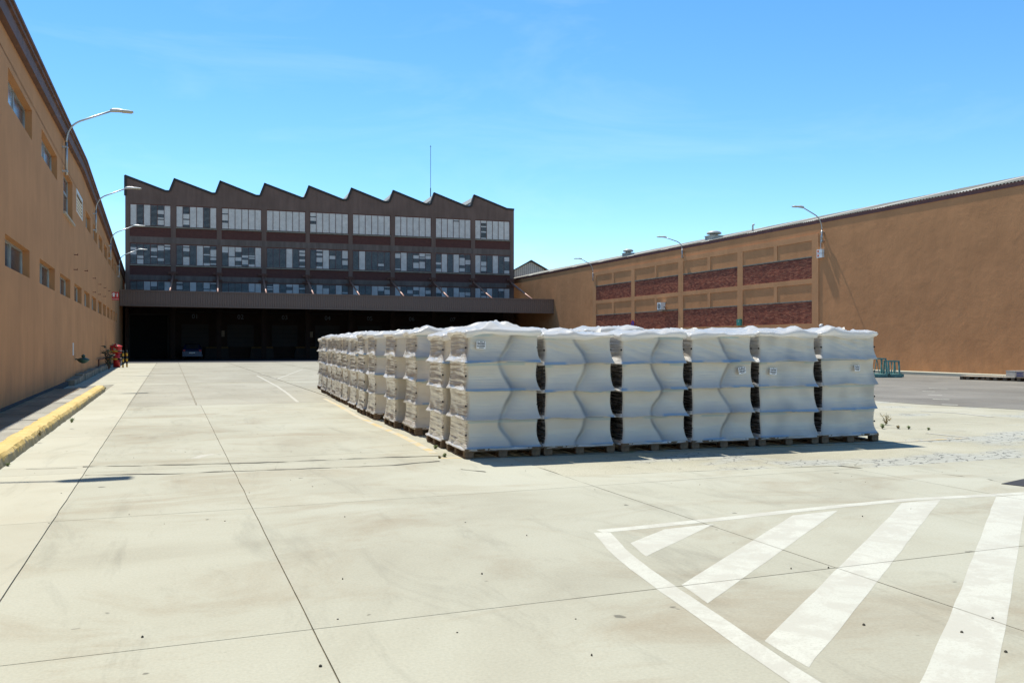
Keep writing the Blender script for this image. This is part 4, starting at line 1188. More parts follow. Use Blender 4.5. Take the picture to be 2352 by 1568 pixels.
for (c, d), PP in zip(rows, (P1, P2, P3)):
    for bi, (a, b_) in enumerate(sb):
        fr = MB(); f = 0.05
        fr.box(a + .003, a + f, .05, .14, c + .003, d - .003); fr.box(b_ - f, b_ - .003, .05, .14, c + .003, d - .003)
        fr.box(a + f, b_ - f, .05, .14, d - f - .03, d - .003); fr.box(a + f, b_ - f, .05, .14, c + .003, c + f)
        for k in range(1, 6):
            x = a + (b_ - a) * k / 6; fr.box(x - .02, x + .02, .05, .13, c + f, d - f - .03)
        w = fr.build('window', m_red_frame, fb)
        n = 17
        z0, z1_ = c + f, d - f - .03
        for k in range(6):
            x0 = a + (b_ - a) * k / 6 + (.02 if k else f) + .003; x1 = a + (b_ - a) * (k + 1) / 6 - (.02 if k < 5 else f) - .003
            pt = pattern(PP[bi][k], n, rnd)
            mb = MB()
            hh = (z1_ - z0) / n
            for q in range(n):
                zc = z0 + hh * (q + .5)
                if not pt[n - 1 - q]:
                    j = rnd.uniform(-.004, .004)
                    mb.add([(x0, .10 + j, zc - hh * .5), (x1, .10 + j, zc - hh * .5), (x1, .075 + j, zc + hh * .44), (x0, .075 + j, zc + hh * .44)], [(0, 1, 2, 3)], 0)
                else:
                    th = .011
                    mb.add([(x0, .055, zc - th), (x1, .055, zc - th), (x1, .06, zc + th), (x0, .06, zc + th), (x0, .05 + hh * .9, zc - th + .03), (x1, .05 + hh * .9, zc - th + .03), (x1, .05 + hh * .9, zc + th + .03), (x0, .05 + hh * .9, zc + th + .03)], [(0, 1, 2, 3), (3, 2, 6, 7), (0, 4, 5, 1)], 1)
                    
            mb.build('louvre_panel', [m_glass_pale, m_slat_dark], w)
        if True:
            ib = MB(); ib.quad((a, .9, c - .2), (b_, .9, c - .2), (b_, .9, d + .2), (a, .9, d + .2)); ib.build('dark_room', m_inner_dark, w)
# floors/ceilings behind (keeps the sky out)
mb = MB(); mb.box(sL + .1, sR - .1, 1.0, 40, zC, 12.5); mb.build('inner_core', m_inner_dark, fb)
# ground floor behind canopy : dock wall
yd = 3.6
# columns x (between bays)
cols = [FW.s(x) for x in (397, 503, 606.5, 707, 805.5, 902, 996.5, 1087)]
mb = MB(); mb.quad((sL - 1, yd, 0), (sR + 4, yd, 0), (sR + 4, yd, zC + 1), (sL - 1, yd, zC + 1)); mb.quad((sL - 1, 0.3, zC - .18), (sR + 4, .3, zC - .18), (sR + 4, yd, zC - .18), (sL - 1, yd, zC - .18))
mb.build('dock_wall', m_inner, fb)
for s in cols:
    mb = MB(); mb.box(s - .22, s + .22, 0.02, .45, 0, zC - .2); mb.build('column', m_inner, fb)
nx = [448, 552.5, 654, 752.5, 849.4, 945.5, 1040]
for i, x in enumerate(nx):
    s, z = FW.hit(x, 727 + (x - 448) * .012, yd - .03)
    me = text_mesh('0%d' % (i + 1), 0.62); me.materials.append(m_num)
    place('dock_number', me, fb, Matrix.Translation((s, yd - .02, z)) @ Matrix.Rotation(math.pi / 2, 4, 'X'))
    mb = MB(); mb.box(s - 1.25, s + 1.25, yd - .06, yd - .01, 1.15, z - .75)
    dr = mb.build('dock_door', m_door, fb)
    for q in range(1, 5):
        zz = 1.15 + (z - 1.9) * q / 5
        b = MB(); b.box(s - 1.25, s + 1.25, yd - .066, yd - .061, zz - .01, zz + .01); b.build('door_seam', m_inner_dark, dr)
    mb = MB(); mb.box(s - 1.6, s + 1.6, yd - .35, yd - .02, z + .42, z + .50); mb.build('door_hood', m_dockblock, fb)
    if i < 6:
        sm = s + 2.1
        b = MB(); zb_ = 1.15
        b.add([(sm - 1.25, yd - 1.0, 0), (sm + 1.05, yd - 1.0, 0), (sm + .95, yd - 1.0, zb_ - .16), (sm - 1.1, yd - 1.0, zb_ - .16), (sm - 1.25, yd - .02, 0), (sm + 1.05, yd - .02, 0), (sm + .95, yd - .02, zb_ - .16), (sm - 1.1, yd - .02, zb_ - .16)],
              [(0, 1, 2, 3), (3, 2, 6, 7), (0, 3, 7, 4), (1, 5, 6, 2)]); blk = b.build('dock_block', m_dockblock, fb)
        b = MB(); b.box(sm - 1.1, sm + .95, yd - 1.02, yd - .02, zb_ - .158, zb_); b.build('yellow_edge', m_dockyellow, blk)
for x, y in ((511, 766), (714, 768)):
    s, z = FW.hit(x, y, yd - .03)
    mb = MB(); mb.box(s - .2, s + .2, yd - .05, yd - .01, z - .3, z + .3); mb.build('notice_board', m_sill, fb)
s, _ = FW.hit(342, 760, yd)
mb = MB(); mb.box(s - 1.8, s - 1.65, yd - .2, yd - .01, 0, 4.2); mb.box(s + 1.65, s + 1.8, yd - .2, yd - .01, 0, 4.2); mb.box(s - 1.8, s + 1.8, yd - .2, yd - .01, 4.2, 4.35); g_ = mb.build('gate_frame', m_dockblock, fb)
mb = MB(); mb.quad((s - 1.65, yd - .02, 0), (s + 1.65, yd - .02, 0), (s + 1.65, yd - .02, 4.2), (s - 1.65, yd - .02, 4.2)); mb.build('gate_opening', m_inner_dark, g_)
# canopy -------------------------------------------------------------
cl = ray(274.5, HOR) * 73.2; cr = ray(1281, HOR) * 84.6
CW = Plane(cl, (cr - cl))
cp = thing('loading_canopy', 'long brown ribbed metal canopy over the dark loading docks', 'canopy', CW.M)
Lc = (cr - cl).xy.length
zt0, zt1 = CAMH + (HOR - 666) * 73.2 / F, CAMH + (HOR - 688.5) * 84.6 / F
zb0, zb1 = CAMH + (HOR - 701) * 73.2 / F, CAMH + (HOR - 719) * 84.6 / F
n = 196
pwid = Lc / n
b = MB()
w = pwid
b.add([(0.0, .03, 0), (w * .16, -.0, 0), (w * .84, .0, 0), (w, .03, 0), (0.0, .03, 1), (w * .16, -.0, 1), (w * .84, .0, 1), (w, .03, 1)], [(0, 1, 5, 4), (1, 2, 6, 5), (2, 3, 7, 6)])
rib = b.mesh('fascia_panel', m_canopy)
for k in range(n):
    u = k / n; z0 = zb0 + (zb1 - zb0) * u; z1_ = zt0 + (zt1 - zt0) * u
    place('fascia_panel', rib, cp, Matrix.Translation((k * pwid, 0, z0)) @ Matrix.Diagonal((1, 1, z1_ - z0, 1)))
for (za0, za1, h, dd) in ((zt0, zt1, .10, -.05), (zb0, zb1, .08, -.035)):
    b = MB(); b.add([(0, dd, za0 - h / 2), (Lc, dd, za1 - h / 2), (Lc, .08, za1 - h / 2), (0, .08, za0 - h / 2), (0, dd, za0 + h / 2), (Lc, dd, za1 + h / 2), (Lc, .08, za1 + h / 2), (0, .08, za0 + h / 2)],
                    [(0, 3, 2, 1), (4, 5, 6, 7), (0, 1, 5, 4), (1, 2, 6, 5), (2, 3, 7, 6), (3, 0, 4, 7)])
    b.build('edge_trim', m_canopy, cp)
# canopy roof slab from fascia to factory
pA = CW.M @ Vector((0, .05, 0)); pB = CW.M @ Vector((Lc, .05, 0))
qA = FW.world(FW.s(262), -.02, 0); qB = FW.world(FW.s(1290) + 1.0, -.02, 0)
b = MB()
for zz0, zz1, flip in ((zt0 - .35, zt1 - .35, 0), (zb0 + .35, zb1 + .35, 1)):
    vs = [(pA.x, pA.y, zz0), (pB.x, pB.y, zz1), (qB.x, qB.y, zz1 + .2), (qA.x, qA.y, zz0 + .2)]
    b.add(vs, [(0, 1, 2, 3)])
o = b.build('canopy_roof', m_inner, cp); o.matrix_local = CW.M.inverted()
# tie rods
tops = [(397, 636), (500, 638), (604, 640), (705, 643), (804, 647), (899, 648), (994, 649), (1087, 650), (1172.7, 651)]
for i, (x, y) in enumerate(tops):
    s, z = FW.hit(x, y, -.1)
    top_w = FW.world(s, -.1, z + .1)
    d_ = -FW.n; L = 0
    # run out perpendicular from the front down to the canopy roof
    f0 = FW.world(s, -.1, 0)
    # distance to canopy front line along d_
    den = d_.dot(CW.n)
    dist = (CW.p0 - f0).dot(CW.n) / den - 0.45
    u_ = ((f0 + d_ * dist) - CW.p0).dot(CW.t) / Lc
    ze_ = zt0 + (zt1 - zt0) * u_ - 0.3
    end = f0 + d_ * dist; end.z = ze_
    t = MB(); t.tube([top_w, end], 0.085, 12)
    o = t.build('tie_rod', m_rod, cp, True); o.matrix_local = CW.M.inverted()
    t = MB(); t.box(s - .42, s + .42, -.16, -.002, z + .28, z + .48); t.box(s - .42, s + .42, -.16, -.002, z - .38, z - .18); t.box(s - .12, s + .12, -.2, -.002, z - .36, z + .5)
    o = t.build('rod_clamp', m_rust, cp); o.matrix_local = CW.M.inverted() @ FW.M
# antenna
s, z = FW.hit(989, 470, 6)
zt = FW.hit(989, 334, 6)[1]
t = thing('antenna_mast', 'tall thin antenna mast rising behind the saw tooth roof', 'antenna', FW.M @ Matrix.Translation((s, 6, 0)))
mb = MB(); mb.tube([(0, 0, z - 1.5), (0, 0, zt - (zt - z) * .72)], .05, 8); mb.build('lower_mast', m_coping, t)
mb = MB(); mb.tube([(0, 0, zt - (zt - z) * .72), (0, 0, zt)], .024, 6); mb.bar((-.08, 0, zt - .15), (.08, 0, zt - .15), .03); mb.build('upper_mast', m_coping, t)
# roof aerial units in the last valley
s, z = FW.hit(1074, 466, 5)
t = thing('roof_unit', 'small grey box unit in the last roof valley of the factory', 'roof unit', FW.M @ Matrix.Translation((s, 5, z - 1.2)))
mb = MB(); mb.box(-.3, .3, -.3, .3, 0, 1.1); mb.build('unit_body', m_fan, t); mb = MB(); mb.box(-.35, .35, -.35, .35, 1.102, 1.18); mb.build('unit_lid', m_coping, t)

# parked car in the shade of the dock
cpw = FW.world(FW.s(442), -1.2, 0)
car = thing('parked_car', 'dark blue hatchback parked in the deep shade under the canopy', 'car', Matrix.Translation((cpw.x, cpw.y, 0)) @ Matrix.Rotation(-math.radians(3), 4, 'Z'))
m_carp = simple('dark_blue_car_paint', (0.01, 0.015, 0.06), 0.25, 0.05, 2)
m_tyre = simple('tyre_rubber', (0.015, 0.015, 0.015), 0.9, 0.1, 5)
side = [(0.0, .28), (0.05, .75), (.12, .95), (.55, 1.38), (1.0, 1.46), (2.0, 1.42), (2.75, .98), (3.6, .86), (3.85, .6), (3.88, .28)]
b = MB(); n_ = len(side)
vs = []
for sx_ in (-1, 1):
    for (yy, zz) in side: vs.append((sx_ * (.84 if zz < 1.0 else .62), yy, zz))
b.add(vs, [tuple(range(n_)), tuple(range(n_, 2 * n_))[::-1]] + [(i, i + n_, (i + 1) % n_ + n_, (i + 1) % n_) for i in range(n_)])
b.build('body', m_carp, car)
b = MB(); b.quad((-.58, .16, 1.01), (.58, .16, 1.01), (.52, .53, 1.37), (-.52, .53, 1.37)); b.build('rear_window', m_pane, car)
b = MB(); b.box(-.26, .26, -.03, .012, .56, .67); b.build('number_plate', m_signwhite, car)
for sx_ in (-1, 1):
    b = MB(); b.box(sx_ * .70 - .1, sx_ * .70 + .1, .03, .1, .74, .9); b.build('tail_light', m_red, car)
    for yy in (.65, 3.15):
        b = MB(); b.lathe([(.31, -.1), (.31, .1)], n=20); wv = b.build('wheel', m_tyre, car, mat=Matrix.Translation((sx_ * .74, yy, .31)) @ Matrix.Rotation(math.pi / 2, 4, 'Y'))
        b = MB(); b.lathe([(.19, -.11), (.19, .11)], n=16); b.build('rim', m_galv, wv)

# ================================================================== left-wall things
# hydrant cabinet with guard rail
g0 = gp(268, 843)
hy = thing('hydrant_cabinet', 'red fire hose cabinet on a red hydrant post by the left wall', 'fire hydrant', Matrix.Translation((g0.x, g0.y, 0)) @ Matrix.Rotation(-YAW, 4, 'Z'))
ppm = F / (g0.dot(FWD)); 
def hpx(x, y): return ((x - 268) / ppm, CAMH + (HOR - y) / ppm)
xa, zt = hpx(256.8, 790.5); xb, zb_ = hpx(275, 811)
b = MB(); b.box(xa, xb, -.25, .3, zb_, zt - .12); b.add([(xa - .04, -.3, zt - .12), (xb + .04, -.3, zt - .12), (xb + .04, .33, zt - .12), (xa - .04, .33, zt - .12), ((xa + xb) / 2, .0, zt + .05)], [(0, 1, 4), (1, 2, 4), (2, 3, 4), (3, 0, 4)]); b.build('cabinet', m_red, hy)
b = MB(); b.tube([(0, 0, 0), (0, 0, zb_ - .01)], .20, 14); b.build('post', m_red, hy, True)
b = MB(); b.tube([(0.27, 0.0, .35), (0.34, 0, .35)], .10, 12); b.tube([(0, 0, .35), (0.27, 0.0, .35)], .06, 10); b.build('outlet', m_galv, hy)
gr = thing('guard_rail', 'black and yellow guard rail around the red fire cabinet', 'guard rail', hy.matrix_world.copy())
gr.matrix_world = Matrix.Translation((g0.x, g0.y, 0)) @ Matrix.Rotation(-YAW, 4, 'Z')
for (px_, segs) in ((.62, 6), (.42, 6)):
    for q in range(segs):
        b = MB(); b.tube([(px_, -.5 if px_ > .5 else .5, 1.05 * q / segs), (px_, -.5 if px_ > .5 else .5, 1.05 * (q + 1) / segs - .002)], .055, 10)
        b.build('post_band', m_yel2 if q % 2 == 0 else m_black, gr, True)
for zz in (1.0, .52):
    for q in range(5):
        x0 = -1.1 + q * .35
        b = MB(); b.tube([(x0, -.5, zz), (x0 + .348, -.5, zz)], .05, 10); b.build('rail_band', m_yel2 if q in (2, 3) else m_black, gr, True)
# red sign projecting from the wall
s, z = LW.hit(255.5, 670.4); s2, zb_ = LW.hit(255.5, 689)
t = thing('hydrant_sign', 'red square fire hydrant sign standing out from the left wall', 'sign', LW.M @ Matrix.Translation((s, 0, 0)))
# plate perpendicular to wall: local -y outwards
dsg = LW.world(s, 0, 0).dot(FWD); wS = 13.6 / F * dsg / math.cos(YAW)
b = MB(); b.box(-.012, .012, -wS - .05, -.05, zb_, z); b.build('sign_plate', m_red, t)
hS = z - zb_
b = MB(); b.box(-.018, -.0125, -wS * .5, -wS * .22, zb_ + hS * .42, zb_ + hS * .80); b.box(-.018, -.0125, -wS * .58, -wS * .14, zb_ + hS * .70, zb_ + hS * .84); b.box(-.018, -.0125, -wS * .46, -wS * .26, zb_ + hS * .841, zb_ + hS * .91); b.build('hydrant_pictogram', m_signwhite, t)
b = MB()
for q in range(4): b.bar((-.016, -wS * .78, zb_ + hS * (.44 + q * .11)), (-.016, -wS * .95, zb_ + hS * (.50 + q * .11)), .005, .05)
b.build('hose_pictogram', m_signwhite, t)
me = text_mesh('HIDRANTE', wS * .19, .002); me.materials.append(m_signwhite)
place('lettering', me, t, Matrix.Translation((-.016, -wS / 2 - .05, zb_ + hS * .14)) @ Matrix.Rotation(-math.pi / 2, 4, 'Z') @ Matrix.Rotation(math.pi / 2, 4, 'X'))
b = MB(); b.bar((0, -.05, z - .2), (0, 0, z - .2), .03); b.build('bracket', m_galv, t)
# white painted post plate and green hose reel
s, zt = LW.hit(167, 787); _, zb_ = LW.hit(167, 816)
b = MB(); b.box(s - .09, s + .12, -.03, -.001, zb_, zt)
o = b.build('wall_plate', m_signwhite, None, mat=LW.M); tag(o, 'narrow white strip plate fixed upright low on the left wall', 'wall plate')
s, z = LW.hit(172, 826)
t = thing('tap_basin', 'dark green lantern shaped fitting low on the left wall', 'wall fitting', LW.M @ Matrix.Translation((s, -.3, z)))
b = MB(); b.lathe([(.05, -.14), (.14, -.10), (.24, 0), (.14, .06), (.06, .09)], n=16); b.build('basin', m_green_dark, t, True)
b = MB(); b.lathe([(.05, .092), (.08, .15), (.03, .21)], n=12); b.build('knob', m_green_dark, t, True)
b = MB(); b.bar((0, .0, .02), (0, .295, .02), .05); b.build('bracket', m_green_dark, t)
# pipe frame low on the wall
sA_, zA = LW.hit(221, 826); sB_, zB = LW.hit(248, 818)
b = MB(); b.tube([(sA_, -.12, .02), (sA_, -.12, zA), (sB_, -.12, zA)], .035, 8)
o = b.build('wall_pipe', m_rust, None, True, LW.M); tag(o, 'rusty bent pipe running low along the left wall', 'pipe')
# small hooks and stains on wall
b = MB()
for (x, y) in ((170, 585), (169, 619), (194, 622), (213, 639), (226, 653), (213, 671), (225, 676), (237, 681), (238, 661), (248, 668)):
    s, z = LW.hit(x * 1.0, y); b.bar((s, 0, z), (s, -.12, z), .03); b.box(s - .02, s + .02, -.14, -.12, z - .03, z + .05)
o = b.build('wall_hooks', m_rust, lb); o['kind'] = 'stuff'

# shrub by the plinth
def leafy(name, base, h, w, nl_, mat, label, cat, seed):
    rr = random.Random(seed)
    t = thing(name, label, cat, Matrix.Translation(base))
    b = MB()
    for k in range(nl_):
        a = rr.uniform(0, 6.28); lean = rr.uniform(0, w); hh = h * rr.uniform(.4, 1)
        tip = Vector((math.cos(a) * lean, math.sin(a) * lean, hh))
        mid = Vector((tip.x * .4, tip.y * .4, hh * .55))
        b.tube([(0, 0, 0), mid, tip], [.006 + h * .004, .004 + h * .003, .002], 5)
    st = b.build('stem', mat if h < .4 else m_rust, t)
    b = MB()
    for k in range(nl_ * 9):
        a = rr.uniform(0, 6.28); u = rr.uniform(.15, 1); lean = w * u * rr.uniform(.2, 1)
        c = Vector((math.cos(a) * lean, math.sin(a) * lean, h * u * rr.uniform(.6, 1)))
        sz = (.02 + h * .06) * rr.uniform(.6, 1.2)
        d1 = Vector((rr.uniform(-1, 1), rr.uniform(-1, 1), rr.uniform(-.2, 1))).normalized(); d2 = d1.orthogonal().normalized()
        b.add([c - d1 * sz, c + d2 * sz * .35, c + d1 * sz, c - d2 * sz * .35], [(0, 1, 2, 3)])
    b.build('leaves', mat, t)
p = LW.world(LW.s(230), -.45, 0)
leafy('shrub', (p.x, p.y, 0), 1.5, .5, 16, m_shrub, 'dark leafy shrub growing at the foot of the left wall', 'shrub', 3)
p = LW.world(LW.s(246), -.6, 0)
leafy('shrub', (p.x, p.y, 0), .9, .45, 12, m_shrub, 'low dark shrub beside the red fire cabinet', 'shrub', 4)
weeds = [((1021, 1049), .10, 'dry tufted weed in the cracked joint at the corner of the stacks', m_leaf), ((1000, 1030), .11, 'thin single weed left of the nearest pallet corner', m_leaf),
         ((1010, 1052), .05, 'tiny weed in the crack by the pallet corner', m_leaf_dry), ((2027, 984), .20, 'green weed in cracked concrete just right of the stacks', m_leaf), ((2035, 975), .45, 'tall dry wispy weed right of the stacks', m_leaf_dry),
         ((2063, 984), .12, 'small weed in cracked concrete, second to the right of the stacks', m_leaf_dry), ((2087, 985), .12, 'small green weed in cracked concrete, third right of the stacks', m_leaf), ((2133, 987), .09, 'low weed in cracked concrete farthest right of the stacks', m_leaf),
         ((165, 970), .16, 'weed at the inner edge of the yellow kerb', m_leaf), ((92, 1000), .14, 'dry weed behind the yellow kerb near the left edge', m_leaf_dry), ((242, 893), .12, 'weed at the far end of the yellow kerb', m_leaf), ((200, 925), .12, 'weed beside the middle of the yellow kerb', m_leaf), ((18, 1070), .08, 'green tuft on the yard side of the kerb at the left edge', m_leaf)]
for i, ((x, y), h, lab, mt) in enumerate(weeds):
    z = .105 if i in (8, 9) else 0
    p = gp(x, y, z); leafy('weed', (p.x, p.y, z), h * .5, h * .3, 6, mt, lab, 'weed', 20 + i)

# ================================================================== racks, pallets at right
rg = 0.006
def rack(xl, xr, yb, ytop, dep, label):
    a = gp(xl, yb); b_ = gp(xr, yb)
    d = (b_ - a); W = d.length; ang = math.atan2(d.y, d.x)
    dd = a.dot(FWD)
    H = (yb - ytop) * dd / F
    t = thing('steel_rack', label, 'steel rack', Matrix.Translation((a.x, a.y, rg)) @ Matrix.Rotation(ang, 4, 'Z'), 'green steel racks by the right wall')
    m = MB(); bh = .13
    m.box(-.12, W + .12, 0, .07, .02, bh); m.box(-.12, W + .12, dep - .07, dep, .02, bh); m.box(-.12, -.05, .07, dep - .07, .02, bh); m.box(W + .05, W + .12, .07, dep - .07, .02, bh); m.box(-.12, W + .12, .0, dep, bh + .001, bh + .02)
    for xx in (-.05, W * .5, W): m.box(xx - .05, xx + .05, 0.01, dep - .01, 0, .02)
    m.build('base_frame', m_green_rack, t)
    for yy in (.05, dep - .05):
        for xx in (0, W):
            m = MB(); m.bar((xx, yy + (.12 if yy < dep / 2 else -.12), bh + .02), (xx, yy * .5 + dep * .25, H), .06); m.build('post', m_green_rack, t)
        zt_ = H
    for yy in (dep * .275, dep * .725):
        m = MB(); m.bar((-.03, yy, H - .02), (W + .03, yy, H - .02), .06, .06); m.build('top_rail', m_green_rack, t)
        m = MB(); m.bar((.12, yy, bh + .02), (W * .36, yy, H - .05), .025); m.build('brace', m_green_rack, t)
        m = MB(); m.bar((W - .12, yy, bh + .02), (W * .64, yy, H - .05), .025); m.build('brace', m_green_rack, t)
rack(2007, 2040, 867, 823, .9, 'nearer green steel A frame rack standing on its base by the right wall')
rack(2046, 2070, 867, 829, .9, 'right hand lower green steel A frame rack by the right wall')
a = gp(2072, 866.5)
t = thing('flat_rack_base', 'low dark green empty rack base lying beside the two racks', 'rack base', Matrix.Translation((a.x, a.y + .6, rg)) @ Matrix.Rotation(-.05, 4, 'Z'))
m = MB(); m.box(0, .5, 0, .9, 0, .12); m.box(.5, .56, -.02, .92, .0, .16); m.build('base_frame', m_green_dark, t)
# long wooden pallets
def yard_pallet(xl, xr, y, label, h=.15, dep=1.0, mat=m_wood_pale):
    a = gp(xl, y); b_ = gp(xr, y + (xr - xl) * .028)
    d = b_ - a; W = d.length
    t = thing('wooden_pallet', label, 'pallet', Matrix.Translation((a.x, a.y, rg)) @ Matrix.Rotation(math.atan2(d.y, d.x), 4, 'Z'), 'long wooden pallets by the right kerb')
    for k in range(7):
        m = MB(); yy = dep * k / 7; m.box(0, W, yy + .01, yy + dep / 7 - .01, h - .03, h); m.build('deck_board', mat, t)
    for xx in (.08, W * .33, W * .66, W - .08):
        for yy in (.07, dep / 2, dep - .07):
            m = MB(); m.box(xx - .06, xx + .06, yy - .05, yy + .05, .02, h - .031); m.build('block', m_wood, t)
        m = MB(); m.box(xx - .06, xx + .06, 0, dep, 0, .019); m.build('bottom_board', m_wood, t)
yard_pallet(2203, 2262, 871.5, 'long weathered wooden pallet lying at the right kerb, left one')
yard_pallet(2263, 2331, 873.5, 'long weathered wooden pallet lying at the right kerb, next to the metal box')
yard_pallet(2334, 2420, 876, 'dark wooden pallet under the metal box at the right edge', mat=m_wood)
a = gp(2334, 875.5); d_ = a.dot(FWD)
t = thing('metal_box', 'galvanised metal box lying on a pallet at the right edge of the picture', 'metal box', Matrix.Translation((a.x + .02, a.y + .05, rg + .151)) @ Matrix.Rotation(-YAW + .05, 4, 'Z'))
m = MB(); m.box(0, 1.6, 0, .6, 0, .22); m.build('box_body', m_galv, t)
m = MB(); m.box(-.01, 1.61, -.01, .61, .221, .25); m.build('box_lid', m_galv, t)
for q in range(3):
    m = MB(); m.box(.05, .3, -.012, -.001, .04 + q * .06, .07 + q * .06); m.build('vent_slot', m_blue, t)

# ================================================================== WRAPPED STACKS
PH = 0.125      # pallet height
TOP = 1.63
NL = 4
LH = (TOP - PH) / NL
HW, HD = 0.478, 0.455
def smooth(x): x = max(0, min(1, x)); return x * x * (3 - 2 * x)
def nz(x, y, z): return noise.noise(Vector((x, y, z)))
def lean_x(z, sd): return 0.02 * nz(z * 1.3, sd * 3.1, 0.5)
def lean_y(z, sd): return 0.015 * nz(z * 1.3, sd * 3.1, 9.5)
def zb_wave(b, a, sd):
    """height offset of layer boundary b around the perimeter angle a"""
    if b == 0: return 0.004 * nz(a * 3, sd, 2)
    if b == NL: return 0.0
    return 0.034 * nz(math.cos(a) * 1.4 + b * 5, math.sin(a) * 1.4, sd * 7.7)
def layer_mesh(sd, L):
    R = 32
    cf, cs = 56, 24
    cols_ = []
    # perimeter samples: front (-y), right (+x), back (+y), left (-x)
    for k in range(cf): cols_.append((0, k / cf))
    for k in range(cs): cols_.append((1, k / cs))
    for k in range(cf): cols_.append((2, k / cf))
    for k in range(cs): cols_.append((3, k / cs))
    nC = len(cols_)
    mb = MB(); attr = []
    zbot = PH + L * LH; 
    # crease zig zag
    sgn = 1 if ((NL - 1 - L) + int(sd)) % 2 == 0 else -1
    has_fold = (sd % 6) < 4
    def flare(v, a):
        lipn = 0.6 + 0.7 * (nz(math.cos(a) * 2.2 + L * 3.3, math.sin(a) * 2.2, sd * 1.9) + 0.3)
        f = 0.042 * max(0.3, lipn) * (1 - v) ** 6 + 0.036 * (1 - v) ** (2.0 + 1.2 * nz(L * 3.1, sd * 2, 1)) + (0.020 + 0.02 * nz(L * 5, sd, a)) * v ** 3
        return f
    rows_ = []
    vs_list = [-0.0001] + [r / R for r in range(R + 1)]
    for ri, v in enumerate(vs_list):
        under = ri == 0
        vv = max(0, v)
        for ci, (side, u) in enumerate(cols_):
            ua = u * 2 - 1
            if side == 0: bx, by, n_ = ua, -1, (0, -1)
            elif side == 1: bx, by, n_ = 1, ua, (1, 0)
            elif side == 2: bx, by, n_ = -ua, 1, (0, 1)
            else: bx, by, n_ = -1, -ua, (-1, 0)
            a = math.atan2(by, bx)
            fl = flare(vv, a)
            if under: fl = 0.040
            edge = 1 - abs(ua) ** 10
            z = zbot + LH * vv
            z += zb_wave(L, a, sd) * (1 - vv) + zb_wave(L + 1, a, sd) * vv
            if under: z -= 0.006
            # lip droops where it flares a lot
            if vv < .2 and L > 0 and not under:
                z += -0.35 * max(0, fl - 0.05) * (1 - vv / .2) + 0.010 * nz(a * 9, L, sd) * (1 - vv / .2)
            disp = 0.0
            if side in (0, 2) and has_fold:
                t = vv if sgn > 0 else 1 - vv
                xc = 0.02 + 0.32 * (smooth(t) - 0.5) + 0.06 * nz(vv * 2, L, sd)
                e = ua - xc
                if side == 2: e = -e
                if e > 0: disp -= 0.046 * math.exp(-e / 0.30) * smooth(e / 0.17)
                else: disp += 0.010 * math.exp(e / 0.14)
            elif side in (0, 2):
                disp += 0.012 * nz(ua * 1.4 + 3, vv * 1.2 + L, sd)
            if side in (1, 3):
                disp += 0.0075 * nz(ua * 0.8 + .3 * nz(ua * 2, L, 1), z * 30, sd + side * 4) + 0.002 * nz(ua * 2.0, z * 48, sd + side)
                disp += 0.012 * nz(ua * 2.0 + 4, vv * 2.0 + L, sd + side)
            else:
                disp += 0.0016 * nz(ua * 2.5, z * 34, sd)
            if side in (1, 3) and L > 0: disp += 0.028 * max(0, 1 - vv / .14) ** 1.5 * (0.7 + nz(ua * 1.5, L * 2, sd))
            if L == NL - 1 and side in (0, 2):
                disp += 0.006 * nz(ua * 1.0 + 3, z * 22 + ua * 3.5, sd + 5)
            disp *= edge
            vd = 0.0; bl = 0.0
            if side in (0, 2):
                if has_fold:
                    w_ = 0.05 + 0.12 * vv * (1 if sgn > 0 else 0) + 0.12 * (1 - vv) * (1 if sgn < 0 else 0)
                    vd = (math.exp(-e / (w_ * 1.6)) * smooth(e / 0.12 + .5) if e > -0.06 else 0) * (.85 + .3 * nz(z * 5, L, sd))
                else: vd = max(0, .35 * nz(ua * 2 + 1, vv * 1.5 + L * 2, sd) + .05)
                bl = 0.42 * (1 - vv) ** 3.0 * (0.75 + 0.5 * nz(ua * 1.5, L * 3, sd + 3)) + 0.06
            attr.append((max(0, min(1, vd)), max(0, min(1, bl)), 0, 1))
            X = bx * (HW + fl * .7 + .012) + n_[0] * disp; Y = by * (HD + fl) + n_[1] * disp
            # soften vertical corners
            if abs(ua) > .93:
                k_ = (abs(ua) - .93) / .07
                X -= 0.012 * k_ * (1 if bx > 0 else -1); Y -= 0.012 * k_ * (1 if by > 0 else -1)
            mb.v.append((X * 0.985 + lean_x(z, sd) + .022 * nz(z * 2.9, sd * 1.7, 3), Y * 0.985 + lean_y(z, sd), z))
    nr = len(vs_list)
    for r in range(nr - 1):
        for c in range(nC):
            c2 = (c + 1) % nC
            side, u = cols_[c]
            mi = 0 if side in (0, 2) else 1
            if side in (1, 3) and r <= 3: mi = 2
            if side in (1, 3) and r == 4 and nz(u * 5, L, sd) > 0: mi = 2
            mb.f.append((r * nC + c, r * nC + c2, (r + 1) * nC + c2, (r + 1) * nC + c)); mb.m.append(mi)
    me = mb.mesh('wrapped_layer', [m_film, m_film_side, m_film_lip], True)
    ca = me.color_attributes.new('fold_foot_tone', 'FLOAT_COLOR', 'POINT')
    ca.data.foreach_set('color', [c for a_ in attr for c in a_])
    return me
